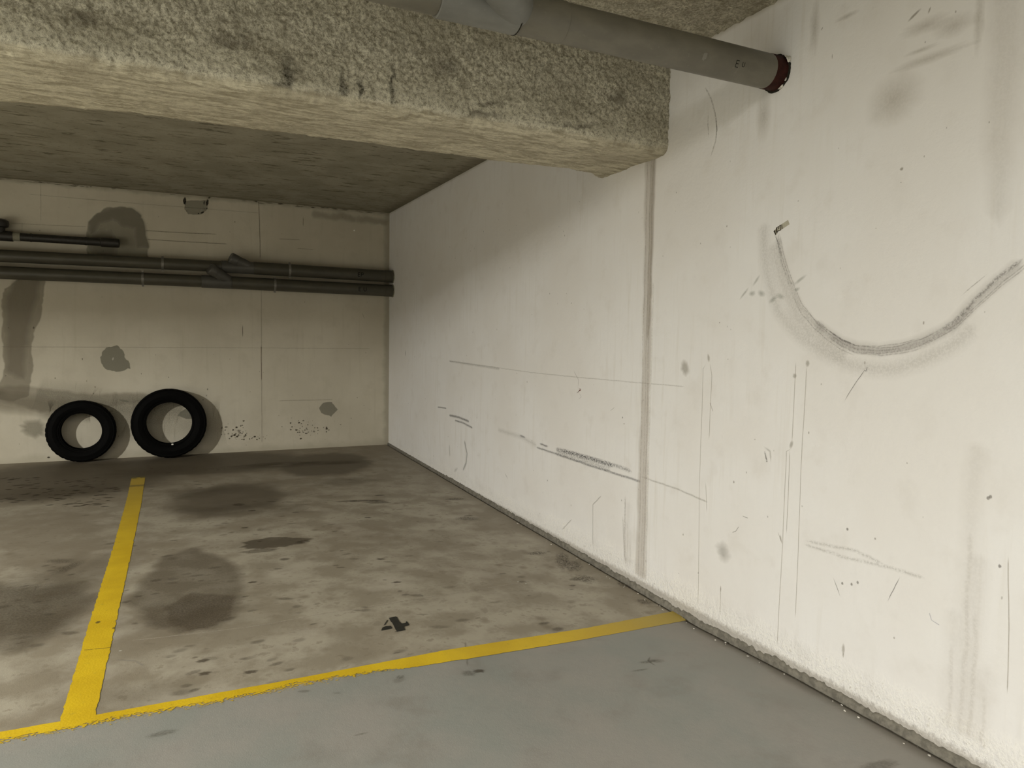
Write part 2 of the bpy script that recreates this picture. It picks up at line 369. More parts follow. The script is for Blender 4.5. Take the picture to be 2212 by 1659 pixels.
# ------------------------------------------------------------------ marks lying on a wall's own surface
class Marks:
    """thin feathered ink faces, part of the wall's mesh; colour and strength per corner"""
    def __init__(s, conv, g=1.0): s.v = []; s.f = []; s.c = []; s.conv = conv; s.k = 0; s.g = g
    def _w(s, q, amp, fr):
        return (q[0]+amp*fbm((q[0]*fr, q[1]*fr, 3.3), 3), q[1]+amp*fbm((q[0]*fr, q[1]*fr, 8.1), 3)) if amp else q
    def line(s, pts, w, soft, col, k, brk=0., amp=.002, fr=22, taper=True):
        s.k += 1; k *= s.g; P = []
        for a, b in zip(pts, pts[1:]):
            L = math.hypot(b[0]-a[0], b[1]-a[1]); n = max(1, int(L/.012))
            P += [(a[0]+(b[0]-a[0])*i/n, a[1]+(b[1]-a[1])*i/n) for i in range(n)]
        P.append(pts[-1]); P = [s._w(q, amp, fr) for q in P]; N = len(P); base = len(s.v)
        for i, q in enumerate(P):
            a, b = P[max(0, i-1)], P[min(N-1, i+1)]; dx, dy = b[0]-a[0], b[1]-a[1]; L = math.hypot(dx, dy) or 1; nx, ny = -dy/L, dx/L
            e = min(1, i/2.0, (N-1-i)/2.0) if taper else 1
            if N < 5 and taper: e = 1
            for o, kk in ((-(w+soft), 0), (-w-soft*.4, .45), (-w*.6, 1), (w*.6, 1), (w+soft*.4, .45), (w+soft, 0)):
                o *= (.4+.6*e); s.v.append(s.conv(q[0]+nx*o, q[1]+ny*o, s.k)); s.c.append((*col, k*kk*(e if N > 5 else 1), brk))
            if i:
                for j in range(5):
                    x = base+(i-1)*6+j; s.f.append((x, x+1, x+7, x+6))
    def spot(s, c, r, rot, soft, col, k, brk=0., amp=.12, fr=2.2, n=40):
        s.k += 1; k *= s.g; base = len(s.v); ca, sa = math.cos(rot), math.sin(rot)
        s.v.append(s.conv(c[0], c[1], s.k)); s.c.append((*col, k, brk))
        lv = (max(.05, 1-soft), 1-soft*.5, 1.0)
        for j in range(n):
            th = 2*PI*j/n; rr_ = 1+amp*fbm((math.cos(th)*fr+c[0]*7, math.sin(th)*fr+c[1]*7, 1.), 4)*1.6
            for l, kk in zip(lv, (1, .5, 0)):
                x, y = r[0]*l*rr_*math.cos(th), r[1]*l*rr_*math.sin(th)
                s.v.append(s.conv(c[0]+x*ca+y*sa, c[1]-x*sa+y*ca, s.k)); s.c.append((*col, k*kk, brk))
        for j in range(n):
            a = base+1+3*j; b = base+1+3*((j+1) % n); s.f.append((base, a, b))
            s.f.append((a, a+1, b+1, b)); s.f.append((a+1, a+2, b+2, b+1))
    def area(s, pts, soft, col, k, brk=0., amp=.015, fr=14):
        s.k += 1; k *= s.g; P = []
        for a, b in zip(pts, pts[1:]+pts[:1]):
            n = max(1, int(math.hypot(b[0]-a[0], b[1]-a[1])/.02)); P += [(a[0]+(b[0]-a[0])*i/n, a[1]+(b[1]-a[1])*i/n) for i in range(n)]
        P = [s._w(q, amp, fr) for q in P]; N = len(P); A = sum(P[i-1][0]*P[i][1]-P[i][0]*P[i-1][1] for i in range(N)); sg = 1 if A > 0 else -1
        base = len(s.v)
        for i, q in enumerate(P):
            a, b = P[i-1], P[(i+1) % N]; dx, dy = b[0]-a[0], b[1]-a[1]; L = math.hypot(dx, dy) or 1
            for o in (0, soft):
                s.v.append(s.conv(q[0]+dy/L*o*sg, q[1]-dx/L*o*sg, s.k)); s.c.append((*col, k if o == 0 else 0, brk))
        s.f.append(tuple(base+2*i for i in range(N)))
        for i in range(N):
            a = base+2*i; b = base+2*((i+1) % N); s.f.append((a, a+1, b+1, b))
    def into(s, o, mt, want):
        me = o.data; bm = bmesh.new(); bm.from_mesh(me); lc = bm.verts.layers.float_color.new('ink'); lb = bm.verts.layers.float.new('grain')
        V = []
        for p, c in zip(s.v, s.c):
            v = bm.verts.new(p); v[lc] = c[:4]; v[lb] = c[4]; V.append(v)
        for f_ in s.f:
            try: g = bm.faces.new([V[i] for i in f_])
            except ValueError: continue
            g.material_index = 1; g.normal_update()
            if g.normal.dot(want) < 0: g.normal_flip()
        bm.to_mesh(me); bm.free(); me.materials.append(mt)
def ink_mat():
    m, T = mat('surface_marks')
    a = T.n('ShaderNodeAttribute'); a.attribute_name = 'ink'; g = T.n('ShaderNodeAttribute'); g.attribute_name = 'grain'
    n1 = T.noise(T.pos, 110, 4, .7); gate = T.sst(n1, .42, .56)
    k = T.m('ADD', T.m('SUBTRACT', 1.0, g.outputs['Fac']), T.m('MULTIPLY', g.outputs['Fac'], gate))
    T.put(T.bs.inputs['Alpha'], T.m('MULTIPLY', a.outputs['Alpha'], k, clamp=True))
    finish(T, a.outputs['Color'], .7, None, spec=.2); return m
M_ink = ink_mat()

def right_wall_marks(o):
    W = Marks(lambda y, z, k: Vector((-.0004-.00001*k, y, z)), .62)
    R = lambda L: [R2(*q) for q in L]
    grime = (.43, .385, .305)
    for q, r in [((2000, 55), (.10, .03)), ((2060, 55), (.08, .04)), ((1830, 35), (.06, .012)), ((2010, 125), (.16, .02)), ((1990, 108), (.07, .01)), ((1760, 60), (.03, .12)), ((2115, 40), (.02, .12)), ((1930, 215), (.12, .10)), ((1650, 250), (.05, .12))]:
        W.spot(R2(*q), r, 0, .95, grime, .45, .2)
    for q, r, a in [((1975, 33), (.03, .006), .5), ((2008, 22), (.004, .012), -.4), ((1776, 62), (.003, .008), -.6), ((1798, 122), (.002, .012), 0), ((1948, 365), (.008, .007), 0), ((2137, 264), (.002, .004), 0)]:
        W.spot(R2(*q), r, a, .6, (.30, .26, .2), .75)
    arc = R([(1683, 500), (1690, 540), (1700, 575), (1716, 620), (1735, 660), (1760, 690), (1790, 715), (1820, 735), (1850, 747), (1900, 752), (1945, 746), (1990, 733), (2030, 713), (2060, 695), (2105, 650), (2150, 606), (2212, 556), (2260, 505)])
    def off(L, dy, dz): return [(a+dy, b+dz) for a, b in L]
    W.line(R([(1650, 480), (1652, 560), (1662, 610), (1680, 670), (1712, 712), (1750, 745), (1790, 768), (1830, 785), (1880, 796), (1930, 797), (1990, 780), (2050, 750), (2110, 700)]), .010, .035, (.42, .39, .35), .30, .5)
    W.line(off(arc[:9], .03, -.035), .012, .035, (.42, .39, .35), .32, .5)
    W.line(off(arc[:7], .008, -.008), .008, .014, (.42, .39, .355), .35, .4)
    W.line(off(arc[5:-1], 0, -.008), .008, .022, (.42, .395, .37), .50, .2, .006, 6)
    W.line(off(arc[6:15], -.002, -.014), .004, .014, (.40, .37, .35), .45, .5)
    W.line(arc[:13], .0004, .002, (.30, .28, .25), .7, .6, .004, 9)
    for i, (dy, dz, a0, a1) in enumerate([(.004, .004, 5, 12), (-.004, -.012, 4, 11), (.002, -.022, 6, 13), (-.01, -.028, 7, 12), (.006, -.034, 3, 9), (-.012, -.02, 11, 17), (-.018, -.006, 12, 18), (.012, .01, 0, 4), (.018, -.002, 0, 4)]):
        W.line(off(arc[a0:a1], dy, dz), .0004, .0028, (.32, .295, .27), .50, .6, .005, 7)
    W.line(arc[12:17], .002, .006, (.20, .18, .17), .6, .9, .005, 8)
    W.line(arc[6:9], .001, .005, (.20, .18, .17), .7, .6)
    W.line(R([(2135, 590), (2085, 632), (2075, 640)]), .0006, .002, (.3, .27, .24), .6, .5)
    W.line(R([(1523, 187), (1537, 215), (1545, 245), (1549, 280), (1546, 305), (1535, 340)]), .0012, .005, (.26, .23, .18), .6, .7)
    W.line(R([(1531, 240), (1529, 265), (1531, 300)]), .0006, .003, (.2, .18, .14), .7, .8)
    W.line(R([(1547, 250), (1549, 275), (1547, 300)]), .001, .003, (.2, .18, .14), .6, .3)
    for q, r, a in [((1608, 634), (.040, .007), .75), ((1625, 634), (.022, .014), .1), ((1645, 634), (.026, .016), -.3), ((1634, 606), (.034, .008), .85), ((1670, 647), (.030, .012), .5), ((1686, 640), (.026, .014), -.4), ((1728, 605), (.04, .009), .5), ((1722, 625), (.018, .010), .3), ((1710, 612), (.008, .006), 0)]:
        W.spot(R2(*q), r, a, .75, (.34, .355, .31), .55, .15)
    dk = (.09, .09, .095)
    W.line(R([(1158, 966), (1215, 985), (1275, 1006), (1330, 1023), (1386, 1041)]), .003, .007, dk, .75, .55)
    W.line(R([(1200, 978), (1275, 1000), (1320, 1015)]), .008, .014, (.2, .2, .2), .45, .9)
    W.line(R([(1200, 970), (1240, 981), (1290, 995), (1325, 1007)]), .007, .012, dk, .8, .9)
    W.line(R([(1215, 972), (1260, 985), (1340, 1009), (1366, 1020)]), .004, .012, dk, .7, 1.)
    for L in ([(1165, 958), (1185, 965)], [(1122, 940), (1136, 946)], [(945, 879), (965, 882)]): W.line(R(L), .003, .007, dk, .8, .4)
    W.line(R([(970, 897), (990, 901), (1014, 911)]), .005, .010, (.06, .06, .06), .9, .6); W.line(R([(982, 908), (1000, 913), (1022, 925)]), .003, .010, (.06, .06, .06), .85, .7)
    fa = (.38, .36, .32)
    W.line(R([(970, 780), (1060, 792), (1150, 805), (1250, 815), (1360, 825), (1480, 835)]), .0006, .004, (.34, .32, .28), .5, .5)
    W.line(R([(970, 780), (1020, 788), (1080, 797)]), .002, .012, (.36, .35, .32), .5, .5)
    W.line(R([(1075, 928), (1120, 942), (1160, 962)]), .002, .025, fa, .3, .5)
    W.line(R([(1386, 1030), (1460, 1055), (1530, 1085)]), .001, .006, fa, .6, .4)
    for L in ([(1736, 1175), (1830, 1205), (1920, 1225), (2000, 1250)], [(1740, 1168), (1850, 1190), (1910, 1218)]): W.line(R(L), .001, .009, fa, .40, .8)
    W.line(R([(1003, 950), (1009, 980), (1007, 1000), (1000, 1017)]), .006, .012, (.28, .29, .28), .65); W.line(R([(971, 958), (972, 988)]), .002, .010, (.28, .29, .28), .5)
    W.spot(R2(985, 1015), (.06, .02), .5, .8, (.28, .29, .28), .5, .7); W.spot(R2(876, 763), (.014, .04), 0, .6, (.28, .29, .28), .6)
    for L in ([(1090, 1020), (1098, 1036)], [(1214, 1145), (1236, 1121)], [(1281, 1180), (1281, 1090), (1300, 1070)]): W.line(R(L), .001, .004, (.28, .26, .23), .6)
    run = (.33, .285, .22)
    for L in ([(1526, 786), (1519, 797), (1518, 850), (1511, 1055), (1510, 1180), (1508, 1310)], [(1534, 784), (1538, 812), (1535, 870), (1532, 952)],
              [(1743, 790), (1741, 830), (1731, 1000), (1724, 1200), (1718, 1336)], [(1720, 780), (1716, 860), (1711, 955)],
              [(1711, 968), (1699, 975), (1696, 1050), (1690, 1190), (1684, 1300), (1679, 1395)], [(1706, 972), (1703, 1070), (1699, 1155)], [(1681, 1150), (1690, 1175)],
              [(1557, 1262), (1556, 1330)], [(1525, 1040), (1527, 1110)], [(1534, 870), (1540, 888)], [(2178, 1200), (2180, 1360), (2176, 1500)]):
        W.line(R(L), .0006, .0016, run, .8, .1, .0012, 6)
    for q, r, a in [((1531, 773), (.010, .022), .2), ((1745, 785), (.012, .016), 0), ((1710, 960), (.010, .020), -.3), ((1717, 812), (.012, .012), 0), ((1557, 1272), (.004, .016), 0), ((1822, 1402), (.008, .024), 0), ((1822, 1415), (.004, .012), 0),
                    ((1687, 1163), (.005, .018), .3), ((1480, 795), (.035, .045), .4)]:
        W.spot(R2(*q), r, a, .6, (.36, .325, .265), .62)
    ink = (.05, .042, .035)
    for L in ([(1872, 792), (1868, 800), (1848, 828), (1831, 855), (1824, 868)], [(1874, 793), (1871, 802), (1868, 800)], [(1798, 1245), (1802, 1252), (1808, 1268), (1817, 1292)], [(1605, 1115), (1616, 1119)], [(1583, 1150), (1590, 1147), (1596, 1138)],
              [(1945, 1245), (1917, 1300)], [(1239, 800), (1250, 820), (1249, 838)], [(1252, 850), (1256, 857), (1251, 862)], [(1319, 887), (1328, 880)], [(1672, 505), (1680, 520), (1690, 560)]):
        W.line(R(L), .0006, .0013, ink, .85, .1, .001, 40)
    W.line(R([(1652, 975), (1654, 985), (1657, 998)]), .002, .003, ink, .9, .8)
    W.line(R([(1650, 965), (1664, 975), (1666, 1000)]), .001, .006, (.4, .38, .33), .5)
    for q in [(1345, 902), (937, 985), (1820, 1260), (1840, 1262), (1831, 1143), (2135, 1076), (2140, 1073), (2160, 1223), (1853, 1258), (1183, 1038), (1139, 825)]: W.spot(R2(*q), (.006, .007), 0, .5, (.16, .14, .12), .75)
    for q in [(1565, 1200), (1560, 1185)]: W.spot(R2(*q), (.05, .04), .4, .97, (.38, .36, .32), .5)
    W.spot(R2(1253, 843), (.012, .006), .1, .4, (.20, .008, .010), .97); W.line(R([(1245, 844), (1247, 849), (1255, 841), (1249, 837)]), .002, .002, (.12, .004, .006), .97, 0, 0)
    W.line(R([(2008, 1325), (2013, 1340), (2030, 1350)]), .0005, .0015, (.25, .26, .42), .6)
    W.line([(-.012, 1.72), (-.012, 1.0), (-.010, .03)], .004, .006, (.86, .85, .8), 1., 0, .002)
    W.area([(-5.030, 2.236), (-5.105, 2.236), (-5.10, 1.6), (-5.112, .9), (-5.118, .3), (-5.12, .02), (-5.04, .02), (-5.045, .5), (-5.06, 1.0), (-5.05, 1.5)], .02, (.52, .465, .40), .55, .1, .012, 6)
    W.area([(-5.075, 2.236), (-5.105, 2.236), (-5.102, 1.4), (-5.08, 1.3)], .01, (.48, .43, .36), .5, .1, .008, 6)
    W.line([(-5.122, 1.6), (-5.124, .8), (-5.126, .04)], .003, .006, (.86, .84, .80), .9, .3, .003, 6)
    rnd = random.Random(11)
    for _ in range(150):
        r_ = rnd.uniform(.002, .0045); W.spot((rnd.uniform(-7.1, -.1), rnd.uniform(.05, 2.5)), (r_*rnd.uniform(.7, 1.3), r_*rnd.uniform(.8, 2)), 0, .4, (.30, .26, .22), rnd.uniform(.3, .8), 0, .2, 2, 10)
    for y, top, w, k in [(-6.80, .45, .012, .12), (-6.84, 1.0, .014, .13), (-6.87, .65, .014, .14), (-6.91, .30, .010, .12), (-4.955, .40, .006, .16), (-4.985, .25, .004, .14)]:
        W.line([(y, top), (y+.004, top*.5), (y, .03)], w, .035, (.50, .45, .385), k, .25, .008, 5)      # faint runs
        W.line([(y+.006, top*.7), (y, top*.4), (y+.003, .03)], w*.3, .006, (.50, .45, .385), k*1.2, .5, .006, 7)
    W.area([(-6.88, 2.42), (-6.83, 2.42), (-6.84, 1.9), (-6.86, 1.7)], .05, (.50, .45, .385), .22, .2, .01, 6)
    # seam edge lines
    W.line([(-5.045, 2.235), (-5.05, 1.2), (-5.065, .0)], .0008, .004, (.38, .34, .29), .55, .7, .006, 5); W.line([(-5.095, 2.235), (-5.10, 1.1), (-5.11, .0)], .0012, .005, (.36, .32, .27), .5, .5, .006, 5)
    W.line([(-5.075, 2.235), (-5.08, 1.2), (-5.09, .0)], .0006, .003, (.4, .36, .3), .5, .7, .006, 5)
    W.line([(-4.92, .42), (-4.925, .2), (-4.94, .03)], .002, .006, (.36, .32, .27), .6, .5); W.line([(-4.90, .30), (-4.93, .05)], .001, .004, (.33, .29, .25), .6, .3)
    W.into(o, M_ink, Vector((-1, 0, 0)))

def back_wall_marks(o):
    W = Marks(lambda x, z, k: Vector((x, -.0004-.00001*k, z)), .78)
    Bp = lambda L: [B2(*q) for q in L]
    rnd = random.Random(7)
    # big damp shapes, drawn as irregular outlines
    W.area(Bp([(190, 545), (189, 512), (190, 485), (199, 471), (211, 460), (231, 450), (259, 447), (286, 452), (304, 464), (309, 479), (312, 499), (318, 531), (321, 565), (190, 565)]), .012, (.255, .235, .18), .72, .05)
    W.area(Bp([(245, 452), (286, 452), (304, 464), (309, 479), (312, 499), (318, 531), (300, 530), (296, 490), (270, 486), (245, 470), (215, 478), (200, 500), (196, 480), (215, 462)]), .03, (.20, .18, .135), .40, .1, .02)
    W.spot((-2.90, 2.14), (.13, .17), 0, .35, (.20, .18, .135), .35)
    stain = (.215, .185, .13)
    W.area(Bp([(42, 600), (12, 626), (5, 650), (9, 672), (7, 700), (2, 728), (8, 748), (4, 768), (14, 786), (9, 806), (2, 826), (-14, 838), (-16, 858), (30, 866), (60, 852), (66, 820), (70, 790), (66, 750), (74, 715), (88, 680), (95, 640), (94, 604)]), .012, stain, .55, .05)
    W.area(Bp([(40, 602), (20, 640), (22, 700), (24, 760), (22, 800), (46, 812), (48, 760), (56, 700), (70, 650), (80, 604)]), .05, stain, .45, .1)
    W.area(Bp([(-10, 838), (2, 862), (20, 868), (62, 878), (86, 886), (112, 884), (150, 890), (200, 884), (260, 872), (330, 858), (300, 852), (200, 855), (120, 848), (60, 838)]), .03, stain, .40, .1)
    W.line([(-3.85, .64), (-3.6, .58), (-3.3, .52), (-3.05, .45)], .06, .06, stain, .55, .1, .07, 4)
    W.line([(-3.5, .66), (-3.1, .58), (-2.6, .52), (-2.2, .50)], .05, .13, (.26, .235, .175), .45, .3, .05, 4)
    W.line([(-2.9, .42), (-2.3, .38), (-1.8, .33)], .10, .16, (.28, .255, .19), .35, .4, .05, 4)
    W.spot((-3.53, .33), (.12, .10), .3, .45, (.25, .23, .17), .6, .1, .2)
    pa = (.215, .205, .155)
    Zp = lambda L: [B2(u/2.514, 380+v/2.514) for u, v in L]
    W.area(Zp([(545, 985), (560, 955), (580, 935), (632, 921), (655, 935), (668, 955), (680, 985), (700, 1020), (712, 1044), (690, 1045), (660, 1062), (620, 1062), (570, 1045), (550, 1015)]), .006, pa, .85, .03, .014, 24)
    W.area(Zp([(1735, 1260), (1757, 1232), (1800, 1230), (1832, 1270), (1797, 1305), (1745, 1287)]), .006, pa, .75, .03, .010, 30)
    W.area(Zp([(965, 1300), (1008, 1270), (1052, 1280), (1058, 1322), (1010, 1318)]), .008, pa, .8, .03, .012, 30)
    W.area(Zp([(1003, 135), (1122, 135), (1126, 180), (1090, 208), (1022, 208), (1006, 180)]), .006, pa, .6, .03, .008, 30)
    W.spot(B2(268, 866), (.055, .012), .25, .4, pa, .7)
    W.spot(B2(244, 775), (.010, .022), .2, .4, (.5, .47, .4), .85)
    gp = (.010, .008, .005)
    W.spot(B2(399, 434), (.016, .040), .1, .25, gp, .95, 0, .2); W.spot(B2(448, 437), (.014, .034), .15, .25, gp, .95, 0, .25); W.spot(B2(441, 438), (.010, .022), .1, .35, gp, .6, .2, .25); W.spot(B2(437, 459), (.022, .009), -.5, .3, gp, .9, 0, .25); W.spot(B2(429, 461), (.008, .008), 0, .3, gp, .9); W.spot(B2(447, 450), (.006, .008), 0, .3, gp, .8)
    W.line(Bp([(433, 457), (439, 452), (444, 446)]), .008, .006, (.42, .40, .34), .5, .4)
    j = (.13, .105, .07)
    for L, w, k in [([(559, 434), (562, 530), (562, 560)], .0022, .75), ([(564, 620), (565, 740), (566, 958)], .0014, .45), ([(655, 468), (655, 490)], .003, .6), ([(60, 419), (300, 440), (560, 460)], .001, .4), ([(312, 498), (400, 503), (470, 506)], .0018, .7),
                    ([(316, 517), (400, 522), (492, 527)], .0018, .7), ([(20, 482), (190, 490)], .001, .5), ([(0, 749), (250, 750), (800, 753)], .0008, .4), ([(600, 516), (650, 518)], .0015, .6), ([(640, 536), (680, 540)], .0015, .5), ([(600, 866), (720, 863)], .0015, .5),
                    ([(524, 700), (524, 730)], .002, .6), ([(88, 395), (88, 480)], .003, .2), ([(48, 480), (48, 505)], .001, .4), ([(782, 675), (788, 690)], .001, .6), ([(860, 560), (864, 575)], .001, .5)]:
        W.line(Bp(L), w, .0035, j, k, .35, .002, 8)
    W.line(Bp([(564, 745), (564, 775), (565, 822)]), .0015, .003, (.16, .06, .025), .8, .2, .001)
    W.line(Bp([(524, 705), (524, 725)]), .001, .002, (.16, .06, .025), .6)
    for u, v, n, sx, sy in [(512, 935, 46, 26, 16), (648, 925, 38, 34, 14), (560, 945, 16, 30, 8), (700, 930, 16, 40, 14)]:
        for _ in range(n):
            q = B2(u+rnd.gauss(0, sx*.5), v+rnd.gauss(0, sy*.6))
            if q[1] > .02: r_ = abs(rnd.gauss(.003, .004))+.0025; W.spot(q, (r_*rnd.uniform(.8, 1.6), r_), 0, .4, (.05, .035, .018), rnd.uniform(.4, .9), 0, .2, 2, 10)
    for q in [(511, 923), (512, 943), (506, 940), (550, 943), (646, 913), (105, 988)]: W.spot(B2(*q), (.014, .010), 0, .35, (.04, .03, .015), .9, 0, .2)
    for _ in range(70):
        r_ = rnd.uniform(.003, .007); W.spot((rnd.uniform(-3.9, -.1), rnd.uniform(.1, 2.65)), (r_, r_*rnd.uniform(.8, 2)), 0, .4, (.09, .07, .045), rnd.uniform(.3, .8), 0, .2, 2, 10)
    for _ in range(60):      # broken edge where the slab was cast on the wall
        x = rnd.uniform(-3.9, -.05); W.spot((x, 2.708-abs(rnd.gauss(0, .008))), (rnd.uniform(.01, .05), rnd.uniform(.003, .009)), 0, .4, (.06, .05, .03), rnd.uniform(.3, .8), .2, .3, 2.5, 14)
    W.into(o, M_ink, Vector((0, -1, 0)))
def floor_marks(o):
    W = Marks(lambda x, y, k: Vector((x, y, floor_z(x, y)+.0002+.0000022*k)), .8)
    Fp = lambda L: [F2(*q) for q in L]
    rnd = random.Random(3); dk = (.105, .082, .052)
    for q, r, a, k, so in [((640, 1003), (.80, .17), 0, .5, .6), ((600, 1002), (.50, .10), .05, .45, .4), ((740, 1000), (.22, .08), 0, .4, .4), ((120, 1065), (.85, .33), 0, .45, .8), ((560, 1100), (.60, .30), .1, .45, .8), ((440, 1060), (.5, .25), 0, .4, .8),
                           ((400, 1330), (.36, .28), .3, .45, .9), ((460, 1300), (.25, .14), .2, .25, .9), ((90, 1280), (.35, .65), .3, .5, .8), ((60, 1350), (.3, .22), .3, .35, .6), ((330, 1020), (.5, .35), 0, .45, .8), ((750, 1040), (.35, .22), 0, .35, .7), ((300, 1500), (.25, .12), .2, .25, .7)]:
        W.spot(F2(*q), r, a, so, dk, k*.8, .25, .22, 2.5, 60)
    pd = (.085, .066, .042)
    W.area(Fp([(360, 1205), (420, 1185), (510, 1225), (515, 1290), (490, 1335), (450, 1355), (405, 1361), (340, 1342), (290, 1305), (320, 1255)]), .05, (.10, .075, .048), .42, .25, .03, 8)
    W.area(Fp([(365, 1310), (420, 1280), (500, 1290), (490, 1330), (450, 1350), (410, 1361), (370, 1345)]), .02, (.10, .075, .048), .30, .3, .02, 9)
    W.area(Fp([(-60, 1265), (60, 1280), (150, 1268), (190, 1300), (120, 1345), (50, 1400), (-60, 1410)]), .10, (.09, .07, .045), .42, .25, .02, 6)
    W.spot(F2(592, 1172), (.215, .125), .05, .12, pd, .62, .05, .16, 2.5, 90); W.spot(F2(560, 1190), (.12, .045), .1, .25, pd, .45, .2, .2); W.spot(F2(655, 1170), (.05, .03), 0, .3, pd, .5)
    W.spot(F2(615, 1208), (.035, .028), 0, .5, pd, .5)
    W.spot(F2(780, 1082), (.20, .035), .1, .3, pd, .6, .35, .3); W.spot(F2(815, 1085), (.10, .06), .1, .3, pd, .5, .35, .3); W.spot(F2(820, 1070), (.05, .02), 0, .3, pd, .55, .2)
    W.spot(F2(515, 1090), (.05, .05), 0, .4, (.07, .055, .035), .6, .7, .18); W.spot(F2(150, 1225), (.05, .14), .5, .6, pd, .45, .7, .18); W.spot(F2(130, 1212), (.10, .05), .5, .6, pd, .4, .7, .18)
    for q, r, a in [((1215, 1212), (.05, .22), .5), ((1240, 1222), (.06, .13), .6), ((1262, 1250), (.07, .08), .3), ((1350, 1262), (.05, .06), .3), ((1390, 1300), (.05, .05), 0), ((985, 1078), (.10, .05), 0), ((1010, 1120), (.10, .07), .2), ((1160, 1195), (.08, .04), 0)]:
        W.spot(F2(*q), r, a, .5, (.12, .10, .075), .7, .95, .20, 2, 50)
    # oil drips
    for u0, u1, v0, v1, n, k in [(0, 260, 1030, 1095, 110, .85), (280, 480, 1010, 1060, 14, .6), (500, 1250, 1080, 1360, 75, .45), (0, 500, 1100, 1400, 45, .45), (300, 900, 1380, 1500, 26, .4)]:
        for _ in range(n):
            u, v = rnd.uniform(u0, u1), rnd.uniform(v0, v1); q = F2(u, v); r_ = rnd.uniform(.010, .032)
            if -1.35 < 0 and q[0] < -.15: W.spot(q, (r_*rnd.uniform(1, 1.8), r_*.8), rnd.uniform(-.4, .4), .5, (.045, .033, .02) if v < 1100 and u < 300 else (.10, .08, .055), k*rnd.uniform(.5, 1), .25, .13, 1.5, 20)
    for q in [(545, 1103), (857, 1258), (822, 1208), (795, 1118), (528, 1140), (437, 1428), (442, 1455), (540, 1452), (1035, 1450), (545, 1258)]: W.spot(F2(*q), (.03, .018), .1, .5, (.08, .06, .04), .7, .1, .25)
    ch = (.50, .455, .37)
    W.line(Fp([(285, 1384), (420, 1369), (560, 1352), (700, 1325), (860, 1301), (1010, 1277), (1150, 1255)]), .0016, .002, ch, .95, .45, .003, 6)
    W.line(Fp([(350, 1378), (430, 1365), (520, 1352), (600, 1348)]), .0012, .002, ch, .6, .8, .008, 5)
    W.line(Fp([(245, 1425), (290, 1428), (315, 1440)]), .002, .006, (.36, .33, .28), .6, .2, .003)
    W.line(Fp([(1005, 1385), (1010, 1440)]), .0015, .004, (.14, .12, .09), .5, .4)
    for q in [(287, 1232), (1119, 1257), (1136, 1261), (260, 1406), (1433, 1318), (356, 1068)]: W.spot(F2(*q), (.007, .006), 0, .3, (.62, .6, .52), .95)
    g = (.14, .125, .10)
    for q, r, a in [((1398, 1430), (.05, .014), 0), ((1382, 1448), (.05, .008), 0), ((1012, 1455), (.035, .03), .3), ((865, 1463), (.02, .018), 0), ((1418, 1428), (.04, .02), .3), ((1900, 1655), (.10, .03), 0), ((350, 1585), (.05, .02), 0), ((780, 1586), (.03, .006), 0)]:
        W.spot(F2(*q), r, a, .5, g, .45, .5, .16)
    W.line(Fp([(1405, 1418), (1400, 1428), (1418, 1440)]), .002, .004, g, .6, .2)
    W.into(o, M_ink, Vector((0, 0, 1)))

# ------------------------------------------------------------------ the setting
HC = 2.712
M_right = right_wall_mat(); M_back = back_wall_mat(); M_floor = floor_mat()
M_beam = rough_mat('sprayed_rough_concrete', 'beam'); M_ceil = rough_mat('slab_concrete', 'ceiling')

bm = bmesh.new(); box(bm, (0, -14, -.15), (.2, .2, HC+.1)); wr = obj('wall_right', bm, M_right, smooth=False); right_wall_marks(wr); tag(wr, kind='structure', label='pale painted side wall with scuffs, runs and a swept arc of marks', cat='wall')
bm = bmesh.new(); box(bm, (-14, 0, -.15), (0, .2, HC+.1)); wb = obj('wall_back', bm, M_back, smooth=False); back_wall_marks(wb); tag(wb, kind='structure', label='stained bare concrete end wall behind the tyres', cat='wall')
M_far = plain('far_wall_paint', (.50, .47, .40), .8, .2, .08, 2)
bm = bmesh.new(); box(bm, (-14.2, -14, -.15), (-14, .2, HC+.1)); tag(obj('wall_left', bm, M_far, smooth=False), kind='structure', label='far side wall of the garage', cat='wall')
bm = bmesh.new(); box(bm, (-14.2, -14.2, -.15), (.2, -14, HC+.1)); tag(obj('wall_front', bm, M_far, smooth=False), kind='structure', label='garage wall behind the camera', cat='wall')

def grid_surface(xs, ys, zf):
    bm = bmesh.new(); V = [[bm.verts.new((x, y, zf(x, y))) for x in xs] for y in ys]
    for j in range(len(ys)-1):
        for i in range(len(xs)-1):
            bm.faces.new((V[j][i], V[j][i+1], V[j+1][i+1], V[j+1][i]))
    return bm
xs = [-14, -8, -5] + [-4+.1*i for i in range(38)] + [-.2, -.15, -.1, -.06, -.04, -.030, -.026, -.012, 0]
ys = [-14+.4*i for i in range(15)] + [-8+.1*i for i in range(80)] + [0]
def fz(x, y):
    z = floor_z(x, y)
    if x > -.028: z -= .014
    elif x > -.045: z += .002*fbm((x*30, y*9, 1))
    return z
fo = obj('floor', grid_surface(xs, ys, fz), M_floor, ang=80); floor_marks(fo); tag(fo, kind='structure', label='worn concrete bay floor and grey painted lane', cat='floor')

def cz(x, y):
    if y > -5.0 or y < -7 or x < -2.2: return HC
    return HC-.010*(fbm((x*22, y*22, 3), 5)+.2)
cxs = [-14, -8, -4, -2.2]+[-2.2+.02*i for i in range(1, 111)]; cys = [-14, -9, -7]+[-7+.02*i for i in range(1, 101)]+[-4.5, -3, -1.5, 0]
bm = grid_surface(cxs, cys, cz); bmesh.ops.reverse_faces(bm, faces=bm.faces)
tag(obj('ceiling', bm, M_ceil, ang=80), kind='structure', label='bare concrete ceiling slab', cat='ceiling')

